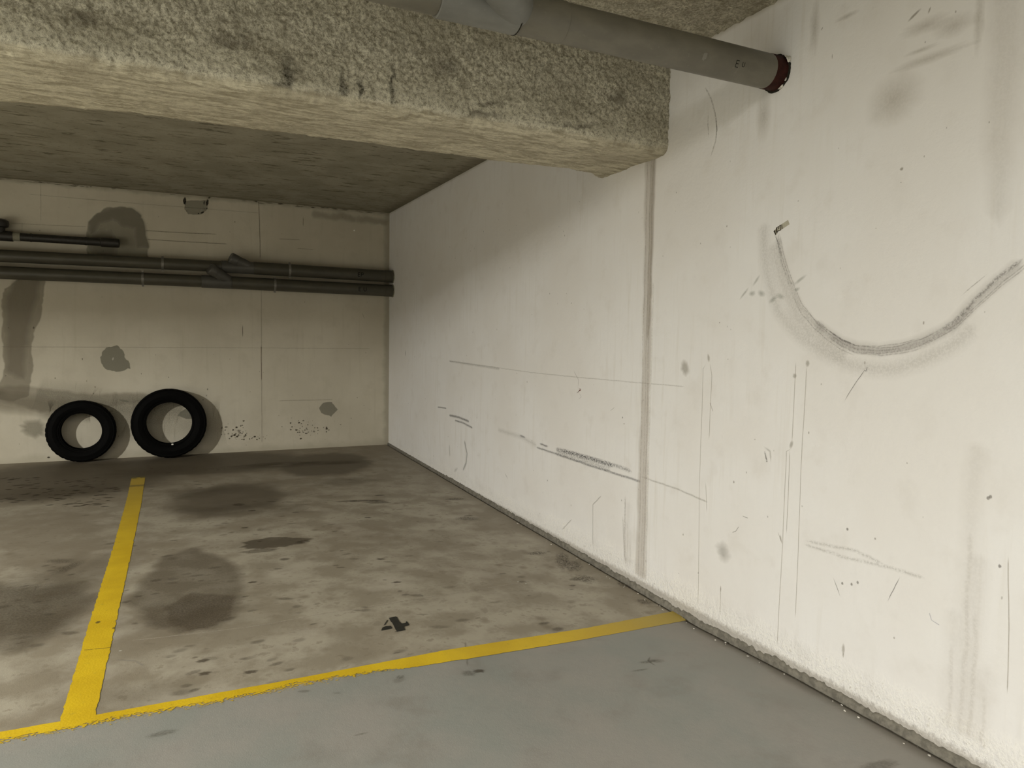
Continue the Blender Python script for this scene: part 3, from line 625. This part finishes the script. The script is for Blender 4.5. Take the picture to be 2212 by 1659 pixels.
# beam: a profile swept along x with broken, sprayed surface
FAR = [(-14, -4.60), (-2.92, -4.58), (-2.41, -4.67), (-1.79, -4.668), (-1.27, -4.690), (-.72, -4.672), (-.29, -4.716), (-.12, -4.68), (-.03, -4.60), (.01, -4.585)]
NEAR = [(-14, -5.11), (-2.84, -5.12), (-2.4, -5.135), (-1.9, -5.15), (-1.5, -5.13), (-.87, -5.08), (-.42, -5.14), (0, -5.17)]
bxs = [-14, -10, -7, -5, -4] + [-4+.009*i for i in range(1, 445)] + [.0]
def beam_ring(x):
    fy, ny = lerp_tab(FAR, x), lerp_tab(NEAR, x); base = 2.238
    pts = []
    n = 52
    for k in range(n+1):                                   # near face, top to bottom
        t = k/n; z = HC+.02-(HC+.02-2.295)*t
        pts.append((Vector((x, -5.212, z)), Vector((0, -1, 0)), 1.0))
    for k in range(1, 9):                                   # rounded arris
        a = k/9*PI/2
        y = -5.212+(ny+5.212)*(1-math.cos(a)); z = 2.295-.052*math.sin(a)
        pts.append((Vector((x, y, z)), Vector((0, -math.cos(a), -math.sin(a))), 1-.6*k/9))
    for k in range(0, 40):
        t = k/39; y = ny+(fy-ny)*t
        pts.append((Vector((x, y, base+.005*(1-t))), Vector((0, 0, -1)), .35))
    for z in (2.26, 2.32, 2.45, 2.60, HC+.02):
        pts.append((Vector((x, fy+.004, z)), Vector((0, 1, 0)), .2))
    out = []
    for p, nn, k in pts:
        q = Vector(p)
        d = .008*k*fbm((p.x*48, (p.y+p.z*.9)*48, p.z*20), 5) + .010*fbm((p.x*3.1, p.y*5, p.z*5), 3)*(.3+.7*k)
        if k < .5 and nn.z < -.5: d += .0025*fbm((p.x*10, p.y*60, 4), 4)+.005*max(0, fbm((p.x*7, p.y*18, 9), 3)-.25)
        q += nn*d
        if nn.y > .5 or abs(p.y-fy) < .02: q.y += .006*fbm((p.x*16, 2, 7), 4)
        out.append(q)
    return out
bm = bmesh.new()
rr = [[bm.verts.new(q) for q in beam_ring(x)] for x in bxs]
for a, b in zip(rr, rr[1:]):
    for k in range(len(a)-1): bm.faces.new((a[k], b[k], b[k+1], a[k+1]))
bmesh.ops.recalc_face_normals(bm, faces=bm.faces)
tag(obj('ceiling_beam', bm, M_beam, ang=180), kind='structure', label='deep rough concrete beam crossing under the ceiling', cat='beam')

# raw strip at the foot of the right wall, ragged along its top
M_strip = plain('raw_concrete_strip', (.165, .152, .125), .85, .2, .25, 40, bump=.5)
bm = bmesh.new(); prev = None; Y0, Y1, N = -13.9, -.002, 1400
for i in range(N+1):
    y = Y0+(Y1-Y0)*i/N; zf = floor_z(-.02, y)-.01
    top = zf+.036+.009*fbm((y*9, 1, 0), 4)+.009*fbm((y*45, 4, 2), 4); th = .011+.003*fbm((y*11, 8, 1), 3)
    if y > -2: top = zf+.03+.006*fbm((y*20, 1, 0))
    ring = [Vector((.002, y, zf-.03)), Vector((-th-.003, y, zf-.03)), Vector((-th-.002, y, zf+.6*(top-zf))), Vector((-th, y, top-.004)), Vector((-th*.4, y, top)), Vector((.002, y, top+.002))]
    cur = [bm.verts.new(q) for q in ring]
    if prev:
        for k in range(5): bm.faces.new((prev[k], cur[k], cur[k+1], prev[k+1]))
    prev = cur
bmesh.ops.recalc_face_normals(bm, faces=bm.faces)
tag(obj('baseboard_right', bm, M_strip, ang=60), kind='structure', label='raw grey concrete strip along the foot of the pale wall', cat='baseboard')

# ------------------------------------------------------------------ painted floor markings
def strip(name, A, B, mt, sub=120, jit=.002, lift=.0016):
    """A, B: two edges as lists of floor points; B is the outer edge (v=0)"""
    def samp(L, t):
        d = [0]
        for a, b in zip(L, L[1:]): d.append(d[-1]+(b-a).length)
        s = t*d[-1]
        for i in range(len(L)-1):
            if s <= d[i+1] or i == len(L)-2:
                return L[i].lerp(L[i+1], (s-d[i])/(d[i+1]-d[i]))
    bm = bmesh.new(); uvl = bm.loops.layers.uv.new('UVMap'); prev = None; K = 6
    for i in range(sub+1):
        t = i/sub; a, b = samp(A, t), samp(B, t)
        w = (b-a).normalized()
        a = a+w*jit*fbm((a.x*25, a.y*25, 1), 4); b = b+w*jit*fbm((b.x*25, b.y*25, 5), 4)
        row = []
        for k in range(K+1):
            p = a.lerp(b, k/K); row.append((bm.verts.new((p.x, p.y, floor_z(p.x, p.y)+lift)), (t, 1-k/K)))
        if prev:
            for k in range(K):
                q = (prev[k], row[k], row[k+1], prev[k+1]); f_ = bm.faces.new([v for v, _ in q])
                for lo, (_, uv) in zip(f_.loops, q): lo[uvl].uv = uv
        prev = row
    for f_ in bm.faces:
        f_.normal_update()
        if f_.normal.z < 0: f_.normal_flip()
    return obj(name, bm, mt)
ext = lambda a, b, d: b+(b-a).normalized()*d
A = [fl(*q) for q in [(0, 1582), (207, 1545), (307, 1527), (600, 1474), (942, 1409), (1129, 1379), (1267, 1357), (1458, 1320)]]
B = [fl(*q) for q in [(0, 1617), (82, 1599), (164, 1583), (327, 1552), (600, 1502), (763, 1467), (1007, 1425), (1235, 1387), (1483, 1341)]]
A[0:0] = [ext(A[1], A[0], 2.4)]; B[0:0] = [ext(B[2], B[0], 2.4)]
tag(strip('painted_line', A, B, yellow_mat(True), 500), 'long yellow painted line along the front of the parking bay', 'painted line')
L = [fl(*q) for q in [(284, 1031), (274, 1078), (243.5, 1184.7), (211, 1287), (184, 1373), (157.6, 1463), (129, 1560)]]
Rr = [fl(*q) for q in [(314, 1029), (305, 1090.5), (285, 1188.8), (260, 1303), (241.5, 1389), (223, 1471), (207, 1548)]]
tag(strip('painted_line', L, Rr, yellow_mat(False), 260, .004, .0013), 'yellow painted line running back from the front line towards the tyres', 'painted line')

M_black = plain('black_stencil_paint', (.022, .021, .016), .6, .3, .3, 60)
def sheet(name, polys, mt, conv, parent=None, lift=.0015):
    bm = bmesh.new()
    for pl in polys:
        vs = [bm.verts.new(conv(*q)) for q in pl]
        f_ = bm.faces.new(vs)
    return obj(name, bm, mt, parent, smooth=False)
Z6 = lambda u, v: (780+u/13.825, 1300+v/13.82)
digit = [[(830, 490), (1040, 445), (1075, 470), (1150, 600), (1215, 655), (1330, 640), (1345, 590), (1380, 600), (1445, 705), (1300, 745), (1290, 775), (1320, 850), (1070, 890), (1035, 850), (985, 740), (930, 640), (880, 590)],
         [(780, 545), (800, 575), (715, 700), (675, 715)], [(640, 775), (740, 735), (885, 722), (935, 805), (850, 820), (620, 868), (600, 860)], [(1000, 905), (1180, 868), (1330, 850), (1070, 900), (1010, 915)]]
def fl_up(u, v):
    a = Z6(u, v); p = fl(*a); return p+Vector((0, 0, .0018))
n_ = sheet('painted_number', digit, M_black, fl_up)
tag(n_, 'black stencilled bay number 4 on the concrete floor', 'painted number')

# ------------------------------------------------------------------ pipes
def pipe_mat(name, col, dark=.0):
    m, T = mat(name); n1 = T.noise(T.vm('MULTIPLY', T.pos, (.5, 1, 1)), 9, 5, .6); n2 = T.noise(T.pos, 60, 3)
    c = T.mix(T.sst(n1, .38, .66), tuple(x*.86 for x in col), tuple(x*1.1 for x in col))
    c = T.mix(T.m('MULTIPLY', T.sst(n2, .62, .75), .25), c, tuple(min(1, x*1.6) for x in col))
    finish(T, c, .42, T.noise(T.pos, 40, 3), .08, .004, .4); return m
M_pvc = pipe_mat('grey_pvc', (.155, .143, .112)); M_fit = pipe_mat('grey_pvc_fitting', (.19, .188, .17))
M_pvc2 = pipe_mat('dark_grey_pvc', (.065, .060, .044)); M_fit2 = pipe_mat('dark_grey_pvc_fitting', (.078, .075, .066))
M_sleeve = plain('red_brown_sleeve', (.032, .007, .004), .7, .2, .3, 50)
M_mortar = plain('white_mortar', (.62, .59, .53), .9, .2, .3, 60, bump=.6)
M_gap = plain('dark_sealant', (.02, .018, .012), .8, .2)
M_clip = plain('galvanised_clip', (.20, .19, .17), .45, .5, .15, 60, metal=.5)
M_mark = plain('black_marker', (.008, .008, .006), .7, .2)
M_iron = plain('black_iron', (.016, .014, .011), .5, .45, .3, 40)
M_tape = plain('pale_tape', (.22, .21, .16), .7, .3, .1, 60)

def stroke_on_pipe(bm, p, a, R, face, pts, w):
    """marker strokes on a cylinder: pts = (along, around) in metres from a point facing 'face'"""
    a = a.normalized(); s = face-(face@a)*a if False else face-a*face.dot(a); s.normalize(); t = s.cross(a)
    def at(l, r):
        th = r/R; return p+a*l+(s*math.cos(th)+t*math.sin(th))*(R+.0008)
    for (l0, r0_), (l1, r1_) in pts:
        d = Vector((l1-l0, r1_-r0_)); nrm = Vector((-d.y, d.x)).normalized()*w/2; K = 4
        prev = None
        for k in range(K+1):
            c_ = Vector((l0, r0_)).lerp(Vector((l1, r1_)), k/K)
            cur = (bm.verts.new(at(c_.x+nrm.x, c_.y+nrm.y)), bm.verts.new(at(c_.x-nrm.x, c_.y-nrm.y)))
            if prev: bm.faces.new((prev[0], prev[1], cur[1], cur[0]))
            prev = cur
def glyph(ch, ox, oy, s):
    G = {'E': [((0, 0), (0, 1)), ((0, 0), (.6, 0)), ((0, .52), (.5, .52)), ((0, 1), (.6, 1))], 'U': [((0, 1), (0, .2)), ((0, .2), (.2, 0)), ((.2, 0), (.45, 0)), ((.45, 0), (.6, .2)), ((.6, .2), (.6, 1))],
         'P': [((0, 0), (0, 1)), ((0, 1), (.5, 1)), ((.5, 1), (.6, .75)), ((.6, .75), (.5, .5)), ((.5, .5), (0, .5))], '.': [((0, 0), (.1, .1))]}
    return [((ox+a*s, oy+b*s), (ox+c*s, oy+d*s)) for (a, b), (c, d) in G[ch]]

# large pipe crossing under the ceiling
PR = .068; ax = Vector((-1, 0, .004)).normalized(); P0 = Vector((0, -5.93, 2.413))
big = empty('drain_pipe', P0, 'thick grey plastic drain pipe under the ceiling, entering the pale wall through a red-brown sleeve', 'pipe')
def addp(name, bm, mt, root, label=None):
    bmesh.ops.translate(bm, verts=bm.verts, vec=-Vector(root.location)); o = obj(name, bm, mt, root)
    if label: o['label'] = label
    return o
def s_at(u, v): p = on(u, v, 1, -5.98); return -p.x
sj0, sj1, sj2 = s_at(1228, 60), s_at(1125, 40), s_at(955, 20)
bm = bmesh.new(); tube(bm, P0, P0+ax, [(.062, PR), (sj0, PR), (sj0+.002, PR+.0025), (sj1-.002, PR+.0025)], 64); addp('pipe_body', bm, M_pvc, big)
bm = bmesh.new(); tube(bm, P0, P0+ax, [(-.05, PR+.001), (.060, PR+.001), (.063, PR-.003)], 64); addp('sleeve', bm, M_sleeve, big, 'red-brown sleeve at the wall')
bm = bmesh.new()
rr = []
for k in range(96):
    th = 2*PI*k/96; e = Vector((0, math.cos(th), math.sin(th))); nz = fbm((math.cos(th)*3, math.sin(th)*3, 5), 4)
    ri, ro = PR+.0015, PR+.008+.004*nz
    rr.append([P0+e*ri+Vector((.01, 0, 0)), P0+e*ri+Vector((-.006-.003*nz, 0, 0)), P0+e*ro+Vector((-.004-.003*nz, 0, 0)), P0+e*ro+Vector((.01, 0, 0))])
rings(bm, rr, close=True); bmesh.ops.recalc_face_normals(bm, faces=bm.faces); addp('sealant_ring', bm, M_gap, big, 'dark ragged gap around the sleeve')
for th, l, w in [(.52, .42, .016), (.80, .16, .007), (-1.12, .36, .006), (-.62, .18, .004)]:
    vs = []; bm = bmesh.new()
    for i in range(7):
        t = th-l/2+l*i/6; e = Vector((0, -math.cos(t), math.sin(t))); q = w*math.sin(PI*(i+.5)/7); r_ = PR+.004
        vs.append([P0+e*r_+Vector((-.004, 0, 0)), P0+e*(r_+q*.4)+Vector((-.010-.6*q, 0, 0)), P0+e*(r_+q)+Vector((-.003, 0, 0)), P0+e*r_+Vector((.004, 0, 0))])
    rings(bm, vs); bmesh.ops.recalc_face_normals(bm, faces=bm.faces); addp('mortar_scrap', bm, M_mortar, big, 'white mortar scrap at the sleeve')
# inclined branch fitting
bm = bmesh.new(); RF = PR+.006
tube(bm, P0, P0+ax, [(sj1-.004, PR), (sj1-.004, RF), (sj2-.002, RF), (sj2, PR)], 64); fit = addp('branch_fitting', bm, M_fit, big, 'lighter grey branch fitting')
j = P0+ax*1.20; bdir = (ax*.707+Vector((0, -.696, .123))).normalized()
bm = bmesh.new(); tube(bm, j, j+bdir, [(0, RF-.006), (.26, RF-.006), (.261, RF), (.30, RF)], 64); addp('branch_socket', bm, M_fit, big)
bm = bmesh.new(); tube(bm, P0, P0+ax, [(sj2+.001, PR-.001), (14-.3, PR-.001)], 64); addp('pipe_body', bm, M_pvc, big)
bm = bmesh.new(); tube(bm, P0, P0+ax, [(sj1-.008, PR), (sj1-.0075, RF+.001), (sj1-.004, RF+.001), (sj1-.003, PR)], 64); addp('joint_ring', bm, M_gap, big)
bm = bmesh.new(); face = (CAM-P0)
pm = P0+ax*s_at(1597, 125)
stroke_on_pipe(bm, pm, -ax, PR, face, glyph('E', -.026, -.010, .024)+glyph('U', .006, -.004, .017), .0026); addp('marker_letters', bm, M_mark, big, 'handwritten black letters EU')
bm = bmesh.new(); pm = P0+ax*s_at(1518, 120)
stroke_on_pipe(bm, pm, -ax, PR, face, [((-.006, -.012), (-.004, .012)), ((0, -.014), (.002, .014)), ((.006, -.008), (.007, .014))], .006); addp('paint_smear', bm, plain('pale_smear', (.22, .21, .18), .8), big, 'pale smear on the pipe')

def clip(root, name, x, z, R, yc=-.15):
    bm = bmesh.new(); p = Vector((x-.011, yc, z)); tube(bm, p, p+Vector((1, 0, 0)), [(0, R-.001), (0, R+.004), (.022, R+.004), (.022, R-.001)], 40)
    tube(bm, (x, yc+R, z), (x, 0, z), [(0, .006), (-yc-R-.004, .006), (-yc-R-.004, .018), (-yc-R, .018)], 16)
    for sg in (-1, 1):
        box(bm, (x-.010, yc-.010, z+sg*(R+.002)-.0), (x+.010, yc+.006, z+sg*(R+.018)))
        tube(bm, (x, yc-.018, z+sg*(R+.011)), (x, yc+.018, z+sg*(R+.011)), [(0, .005), (.036, .005)], 8)
    return addp(name, bm, M_clip, root)
def back_pipe(label, zl, zm, zr, Rl, Rr_, xj, xs_, clips, letters, lz, branch):
    yc = -.15
    root = empty('drain_pipe', (0, yc, zr), label, 'pipe', 'drain pipes along the back wall')
    zat = lambda x: zm+(zl-zm)*(x-xj)/(-3.76-xj) if x < xj else zm+(zr-zm)*(x-xj)/(-xj)
    a = Vector((xj, yc, zat(xj))); e = Vector((-13.9, yc, zat(-3.76)+(zat(-3.76)-zat(xj))*(13.9-3.76)/(3.76+xj)*0))
    far_end = Vector((-3.76, yc, zl)); d = (far_end-a).normalized()
    bm = bmesh.new(); tube(bm, a, a+d, [(0, Rl), (12, Rl)], 48); addp('pipe_body', bm, M_pvc2, root)
    b = Vector((0, yc, zr)); db = (b-a)
    bm = bmesh.new(); tube(bm, a, b, [(0, Rr_-.004), (.004, Rr_), (db.length-.10, Rr_), (db.length-.098, Rr_+.003), (db.length, Rr_+.003)], 48); addp('pipe_body', bm, M_pvc2, root)
    x0, x1 = xs_
    p, q = Vector((x0, yc, zat(x0))), Vector((x1, yc, zat(x1)))
    bm = bmesh.new(); tube(bm, p, q, [(0, Rl), (.001, Rl+.005), ((q-p).length, Rl+.006), ((q-p).length+.001, Rl)], 48); addp('branch_fitting', bm, M_fit2, root)
    s, en, Rb = branch
    bm = bmesh.new(); s = Vector(s); en = Vector(en); LN = (en-s).length
    tube(bm, s, en, [(0, Rb-.004), (LN*.70, Rb-.004), (LN*.71, Rb), (LN-.012, Rb), (LN-.006, Rb-.002), (LN, Rb-.008), (LN, Rb-.014), (LN-.004, Rb-.016)], 48); addp('branch_cap', bm, M_fit2, root)
    for x in clips: clip(root, 'pipe_clip', x, zat(x), Rl if x < xj else Rr_, yc)
    bm = bmesh.new(); R_ = Rr_
    st = []
    ox = 0
    for ch in letters: st += glyph(ch, ox, -.02, .042); ox += .035 if ch != '.' else .02
    stroke_on_pipe(bm, Vector((lz, yc, zat(lz))), Vector((1, 0, 0)), R_, CAM-Vector((lz, yc, zat(lz))), st, .008); addp('stencil_letters', bm, M_mark, root, 'black letters '+letters)
    bm = bmesh.new()
    rr = []
    for k in range(48):
        th = 2*PI*k/48; e_ = Vector((0, math.cos(th), math.sin(th))); nz = fbm((math.cos(th)*3, math.sin(th)*3, zr*9), 4)
        ro = Rr_+.010+.006*nz; c0 = Vector((0, yc, zr))
        rr.append([c0+e_*(Rr_+.002)+Vector((.01, 0, 0)), c0+e_*(Rr_+.002)+Vector((-.008-.004*nz, 0, 0)), c0+e_*ro+Vector((-.004, 0, 0)), c0+e_*ro+Vector((.01, 0, 0))])
    rings(bm, rr, close=True); bmesh.ops.recalc_face_normals(bm, faces=bm.faces); addp('mortar_ring', bm, plain('pale_mortar', (.24, .23, .17), .9, .2, .3, 60), root, 'rough pale mortar ring at the corner wall')
    return root
def bx(u, v, y=-.18): return on(u, v, 1, y)
e1 = bx(497, 556, -.20); s1 = Vector((bx(548, 590).x, -.15, 1.978))
back_pipe('upper of two grey drain pipes along the back wall, short capped stub pointing up', 1.972, 1.982, 1.968, .058, .067, bx(548, 600).x, (bx(478, 570).x, bx(548, 590).x),
          [bx(351, 560).x, bx(626, 600).x], 'EP', bx(772, 590).x, (s1, e1, .056))
e2 = bx(452, 579, -.24); s2 = Vector((bx(498, 608).x, -.15, 1.828))
back_pipe('lower of two grey drain pipes along the back wall, its stub in front', 1.818, 1.818, 1.806, .060, .066, bx(500, 610).x, (bx(435, 600).x, bx(500, 610).x),
          [bx(308, 590).x, bx(594, 615).x], 'E.U', bx(774, 620).x, (s2, e2, .058))

# short black iron pipe at the left
la, lb = on(45, 512, 1, -.10), on(258, 525.5, 1, -.10); dd = (la-lb).normalized()
ip = empty('iron_pipe', lb, 'short black iron pipe above the grey drain pipes, ending in a threaded socket', 'pipe')
bm = bmesh.new(); tube(bm, lb, la, [(.02, .038), (2.6, .038)], 40); addp('pipe_body', bm, M_iron, ip)
bm = bmesh.new(); tube(bm, lb, la, [(0, .036), (.006, .044), (.16, .044), (.165, .038)], 40); addp('socket', bm, M_iron, ip)
w0 = (on(44, 512, 1, -.1)-lb).length; w1 = (on(28, 511, 1, -.1)-lb).length
bm = bmesh.new(); tube(bm, lb, la, [(w0, .037), (w0, .040), (w1, .040), (w1, .037)], 40); addp('tape_band', bm, M_tape, ip, 'pale band around the black pipe')
bm = bmesh.new(); vp_ = on(0, 506, 1, -.10)
tube(bm, lb, la, [(w1, .038), (w1, .047), (w1+.28, .047), (w1+.285, .038)], 40)
tube(bm, vp_, vp_+Vector((0, 0, 1)), [(0, .040), (.06, .042), (.07, .066), (.10, .075), (.125, .070), (.14, .045), (.145, .02)], 32); addp('valve', bm, M_iron, ip, 'round black valve on the iron pipe')
for x in (lb.lerp(la, .35), lb.lerp(la, .9)):
    bm = bmesh.new(); tube(bm, x, x+Vector((0, .10, 0)), [(0, .007), (.092, .007), (.092, .016), (.10, .016)], 12); tube(bm, x+dd*.008, x-dd*.008, [(0, .038), (0, .0405), (.016, .0405), (.016, .038)], 32); addp('pipe_clip', bm, M_iron, ip)

# ------------------------------------------------------------------ tyres
M_rub = plain('black_rubber', (.0016, .0015, .0013), .7, .06, .2, 30)
M_lab = plain('white_label', (.62, .60, .53), .5, .4)
def lathe_y(bm, prof, n, c=Vector((0, 0, 0)), mod=None, close=False):
    rr = []
    for k in range(n):
        th = 2*PI*k/n; row = []
        for i, (r, y) in enumerate(prof):
            q = r+(mod(i, k) if mod else 0)
            row.append(c+Vector((q*math.cos(th), y, q*math.sin(th))))
        rr.append(row)
    rr = [[bm.verts.new(p) for p in r] for r in rr]
    m_ = len(prof)
    for k in range(n):
        a, b = rr[k], rr[(k+1) % n]
        for i in range(m_ if close else m_-1): bm.faces.new((a[i], a[(i+1) % m_], b[(i+1) % m_], b[i]))
    bmesh.ops.recalc_face_normals(bm, faces=bm.faces)
def tyre(x, R, Ri, W, lean, label, sticker, yaw=0):
    t = empty('car_tyre', (x, -2*R*math.sin(lean)-.012, .001), label, 'tyre', None)
    t.rotation_euler = (-lean, 0, yaw)
    c = Vector((0, -.41*W, R)); w = W
    N = 144
    tp = [(R-.012, -.43*w), (R-.004, -.40*w), (R, -.34*w), (R, -.245*w), (R-.007, -.240*w), (R-.007, -.205*w), (R, -.200*w), (R+.001, -.06*w), (R-.007, -.055*w), (R-.007, -.015*w), (R+.001, -.01*w)]
    tp = tp+[(r, -y) for r, y in tp[::-1]]
    def md(i, k):
        return -.005 if (k % 4 == 0 and (i in (0, 1, 2, 3) or i >= len(tp)-4)) or (k % 4 == 2 and 6 <= i <= len(tp)-7) else 0
    bm = bmesh.new(); lathe_y(bm, tp, N, c, md); obj('tread', bm, M_rub, t, ang=30)
    H = R-Ri
    for sg in (-1, 1):
        sp_ = [(Ri+.010, .395*w), (Ri+.016, .425*w), (Ri+.020, .420*w), (Ri+.028, .452*w), (Ri+.35*H, .488*w), (Ri+.5*H, .50*w), (Ri+.52*H, .504*w), (Ri+.55*H, .500*w), (Ri+.75*H, .475*w), (R-.020, .452*w), (R-.018, .458*w), (R-.012, .43*w)]
        bm = bmesh.new(); lathe_y(bm, [(r, sg*y) for r, y in sp_], N, c); obj('sidewall', bm, M_rub, t, ang=50)
        bp = [(Ri+.010, .395*w), (Ri+.002, .385*w), (Ri, .36*w), (Ri+.003, .33*w), (Ri+.012, .32*w), (Ri+.016, .36*w)]
        bm = bmesh.new(); lathe_y(bm, [(r, sg*y) for r, y in bp], N, c, close=True); obj('bead', bm, M_rub, t, ang=50)
    il = [(Ri+.012, .33*w), (Ri+.3*H, .43*w), (Ri+.55*H, .45*w), (R-.035, .41*w), (R-.018, .30*w), (R-.016, 0)]
    il = il+[(r, -y) for r, y in il[-2::-1]]
    bm = bmesh.new(); lathe_y(bm, il, N, c); obj('inner_liner', bm, M_rub, t)
    if sticker:
        bm = bmesh.new(); a0 = -PI/2+.07; prev = None
        for k in range(6):
            th = a0+.085*k/5-.0; cur = []
            for r, y in ((Ri+.014, -.372*w), (Ri+.001, -.345*w)):
                cur.append(bm.verts.new(c+Vector(((r-.004)*math.cos(th), y-.022*0-.001, (r-.004)*math.sin(th)))))
            if prev: bm.faces.new((prev[0], prev[1], cur[1], cur[0]))
            prev = cur
        # sits on the front of the bead
        o = obj('sticker', bm, M_lab, t, smooth=False); o['label'] = 'small white sticker'; o.location.y = -.052*w
    return t
xr_ = on(366, 915, 1, -.20).x; xl_ = on(174, 932, 1, -.18).x
tyre(xr_, .352, .213, .20, math.radians(2.6), 'black car tyre leaning on the back wall, the larger one, with a small white sticker', True, .0)
tyre(xl_, .300, .176, .172, math.radians(3.0), 'black car tyre leaning on the back wall, the smaller one, without a sticker', False, .03)

# ------------------------------------------------------------------ small things
M_scrap = plain('striped_tape_scrap', (.05, .04, .03), .6)
def sc_mat():
    m, T = mat('barred_sticker_remains'); sp, P = flat(T, 'Y', 'Z')
    return m
Z2 = lambda u, v: (1660+u/36.87, 470+v/36.87)
def rw(u, v, d=-.0012):
    a = Z2(u, v); return on(a[0], a[1], 0, d)
sk = empty('torn_sticker', rw(900, 850), 'torn sticker scrap with dark bars on the pale wall above the scuffed arc', 'sticker')
M_sk = plain('faded_sticker_paper', (.40, .375, .30), .7, .2, .1, 80); M_bar = plain('dark_ink', (.03, .022, .012), .6)
bm = bmesh.new()
def addpoly(bm, pts, d):
    vs = [bm.verts.new(rw(*q, d)) for q in pts]; f_ = bm.faces.new(vs); r = bmesh.ops.extrude_face_region(bm, geom=[f_])
    for v in [g for g in r['geom'] if isinstance(g, bmesh.types.BMVert)]: v.co.x = d-.0006
    bmesh.ops.recalc_face_normals(bm, faces=bm.faces)
addpoly(bm, [(410, 1100), (560, 950), (640, 790), (1000, 560), (1560, 190), (1680, 530), (1050, 950), (730, 1130), (700, 1260), (570, 1420)], -.0002); addp('paper', bm, M_sk, sk)
bm = bmesh.new()
for pl in [[(410, 1090), (550, 950), (560, 1180), (610, 1330), (575, 1420)], [(600, 900), (640, 780), (700, 760), (690, 1000), (730, 1130), (690, 1260), (620, 1180)], [(640, 790), (1000, 560), (980, 640), (700, 800)],
           [(800, 760), (860, 740), (850, 920), (800, 940)], [(950, 650), (990, 620), (1000, 1010), (950, 1030)], [(1040, 600), (1090, 560), (1120, 900), (1070, 940)], [(730, 1040), (950, 980), (930, 1040), (740, 1120)]]:
    addpoly(bm, pl, -.0010)
addp('ink_bars', bm, M_bar, sk, 'dark printed bars')
q = on(765, 498, 1, 0); bm = bmesh.new(); tube(bm, q, q+Vector((0, -1, 0)), [(0, .005), (.004, .009), (.007, .007), (.008, .002)], 16)
tag(obj('wall_plug', bm, plain('bright_plastic', (.85, .84, .8), .3, .6)), 'tiny white plug in the back wall above the right end of the drain pipes', 'wall plug')
# plaster crumbs at the foot of the pale wall
bm = bmesh.new(); spots = [(1476, 1322, .017), (1485, 1331, .008), (1530, 1358, .007), (1543, 1362, .008), (1555, 1362, .010), (1682, 1424, .006), (1657, 1433, .006), (1708, 1447, .006), (1712, 1451, .006), (1730, 1449, .010), (1895, 1561, .008), (1960, 1587, .010), (1983, 1612, .010), (1450, 1309, .006), (1495, 1336, .006)]
for i in range(60): 
    t = random.random(); spots.append((1200+900*t, 0, random.uniform(.002, .005)))
for u, v, s in spots:
    if v: p = on(u, v, 0, -.02); 
    else: p = Vector((-random.uniform(.012, .06), random.uniform(-7.2, -3.5), 0))
    z = floor_z(p.x, p.y)-(.014 if p.x > -.028 else 0)+s*.3
    r = bmesh.ops.create_icosphere(bm, subdivisions=1, radius=s, matrix=Matrix.Translation((p.x-.004, p.y, z)) @ Matrix.Diagonal((random.uniform(.7, 1.1), random.uniform(.8, 1.4), .6, 1)))
    for w_ in r['verts']: w_.co += Vector([random.uniform(-.25, .25)*s for _ in range(3)])
tag(obj('plaster_crumbs', bm, M_mortar, smooth=False), 'white plaster crumbs scattered along the foot of the pale wall', 'crumbs', kind='stuff')

# ------------------------------------------------------------------ light
def area(loc, sx, sy, p, col, rot=(0, 0, 0)):
    l = bpy.data.lights.new('fluorescent_or_fill', 'AREA'); l.shape = 'RECTANGLE'; l.size = sx; l.size_y = sy; l.energy = p; l.color = col
    o = bpy.data.objects.new('fluorescent_or_fill', l); COL.objects.link(o); o.location = loc; o.rotation_euler = rot; return o
WARM = (1.0, .985, .915)
area((-8.2, -7.3, 2.62), 1.25, .14, 1500, WARM, (0, 0, math.radians(49)))
area((-11, -8, 2.62), 1.2, .12, 170, WARM)  # added fill far to the left, an invented source
area((-5.5, -12, 2.62), 1.5, .14, 150, WARM, (0, 0, math.radians(60)))  # added fill from the rear, to brighten the beam face
area((-2.6, -9.6, 2.62), 1.25, .14, 75, WARM, (0, 0, math.radians(90)))  # added weak fill behind the camera, for beam face, lane and near wall
w = bpy.data.worlds.new('World'); SC.world = w; w.use_nodes = True
w.node_tree.nodes['Background'].inputs[0].default_value = (.5, .48, .4, 1); w.node_tree.nodes['Background'].inputs[1].default_value = .0

SC.cycles.transparent_max_bounces = 32      # faint marks lie over one another
vs = SC.view_settings; vs.view_transform = 'Standard'; vs.look = 'None'; vs.exposure = 0; vs.gamma = 1; vs.use_curve_mapping = False
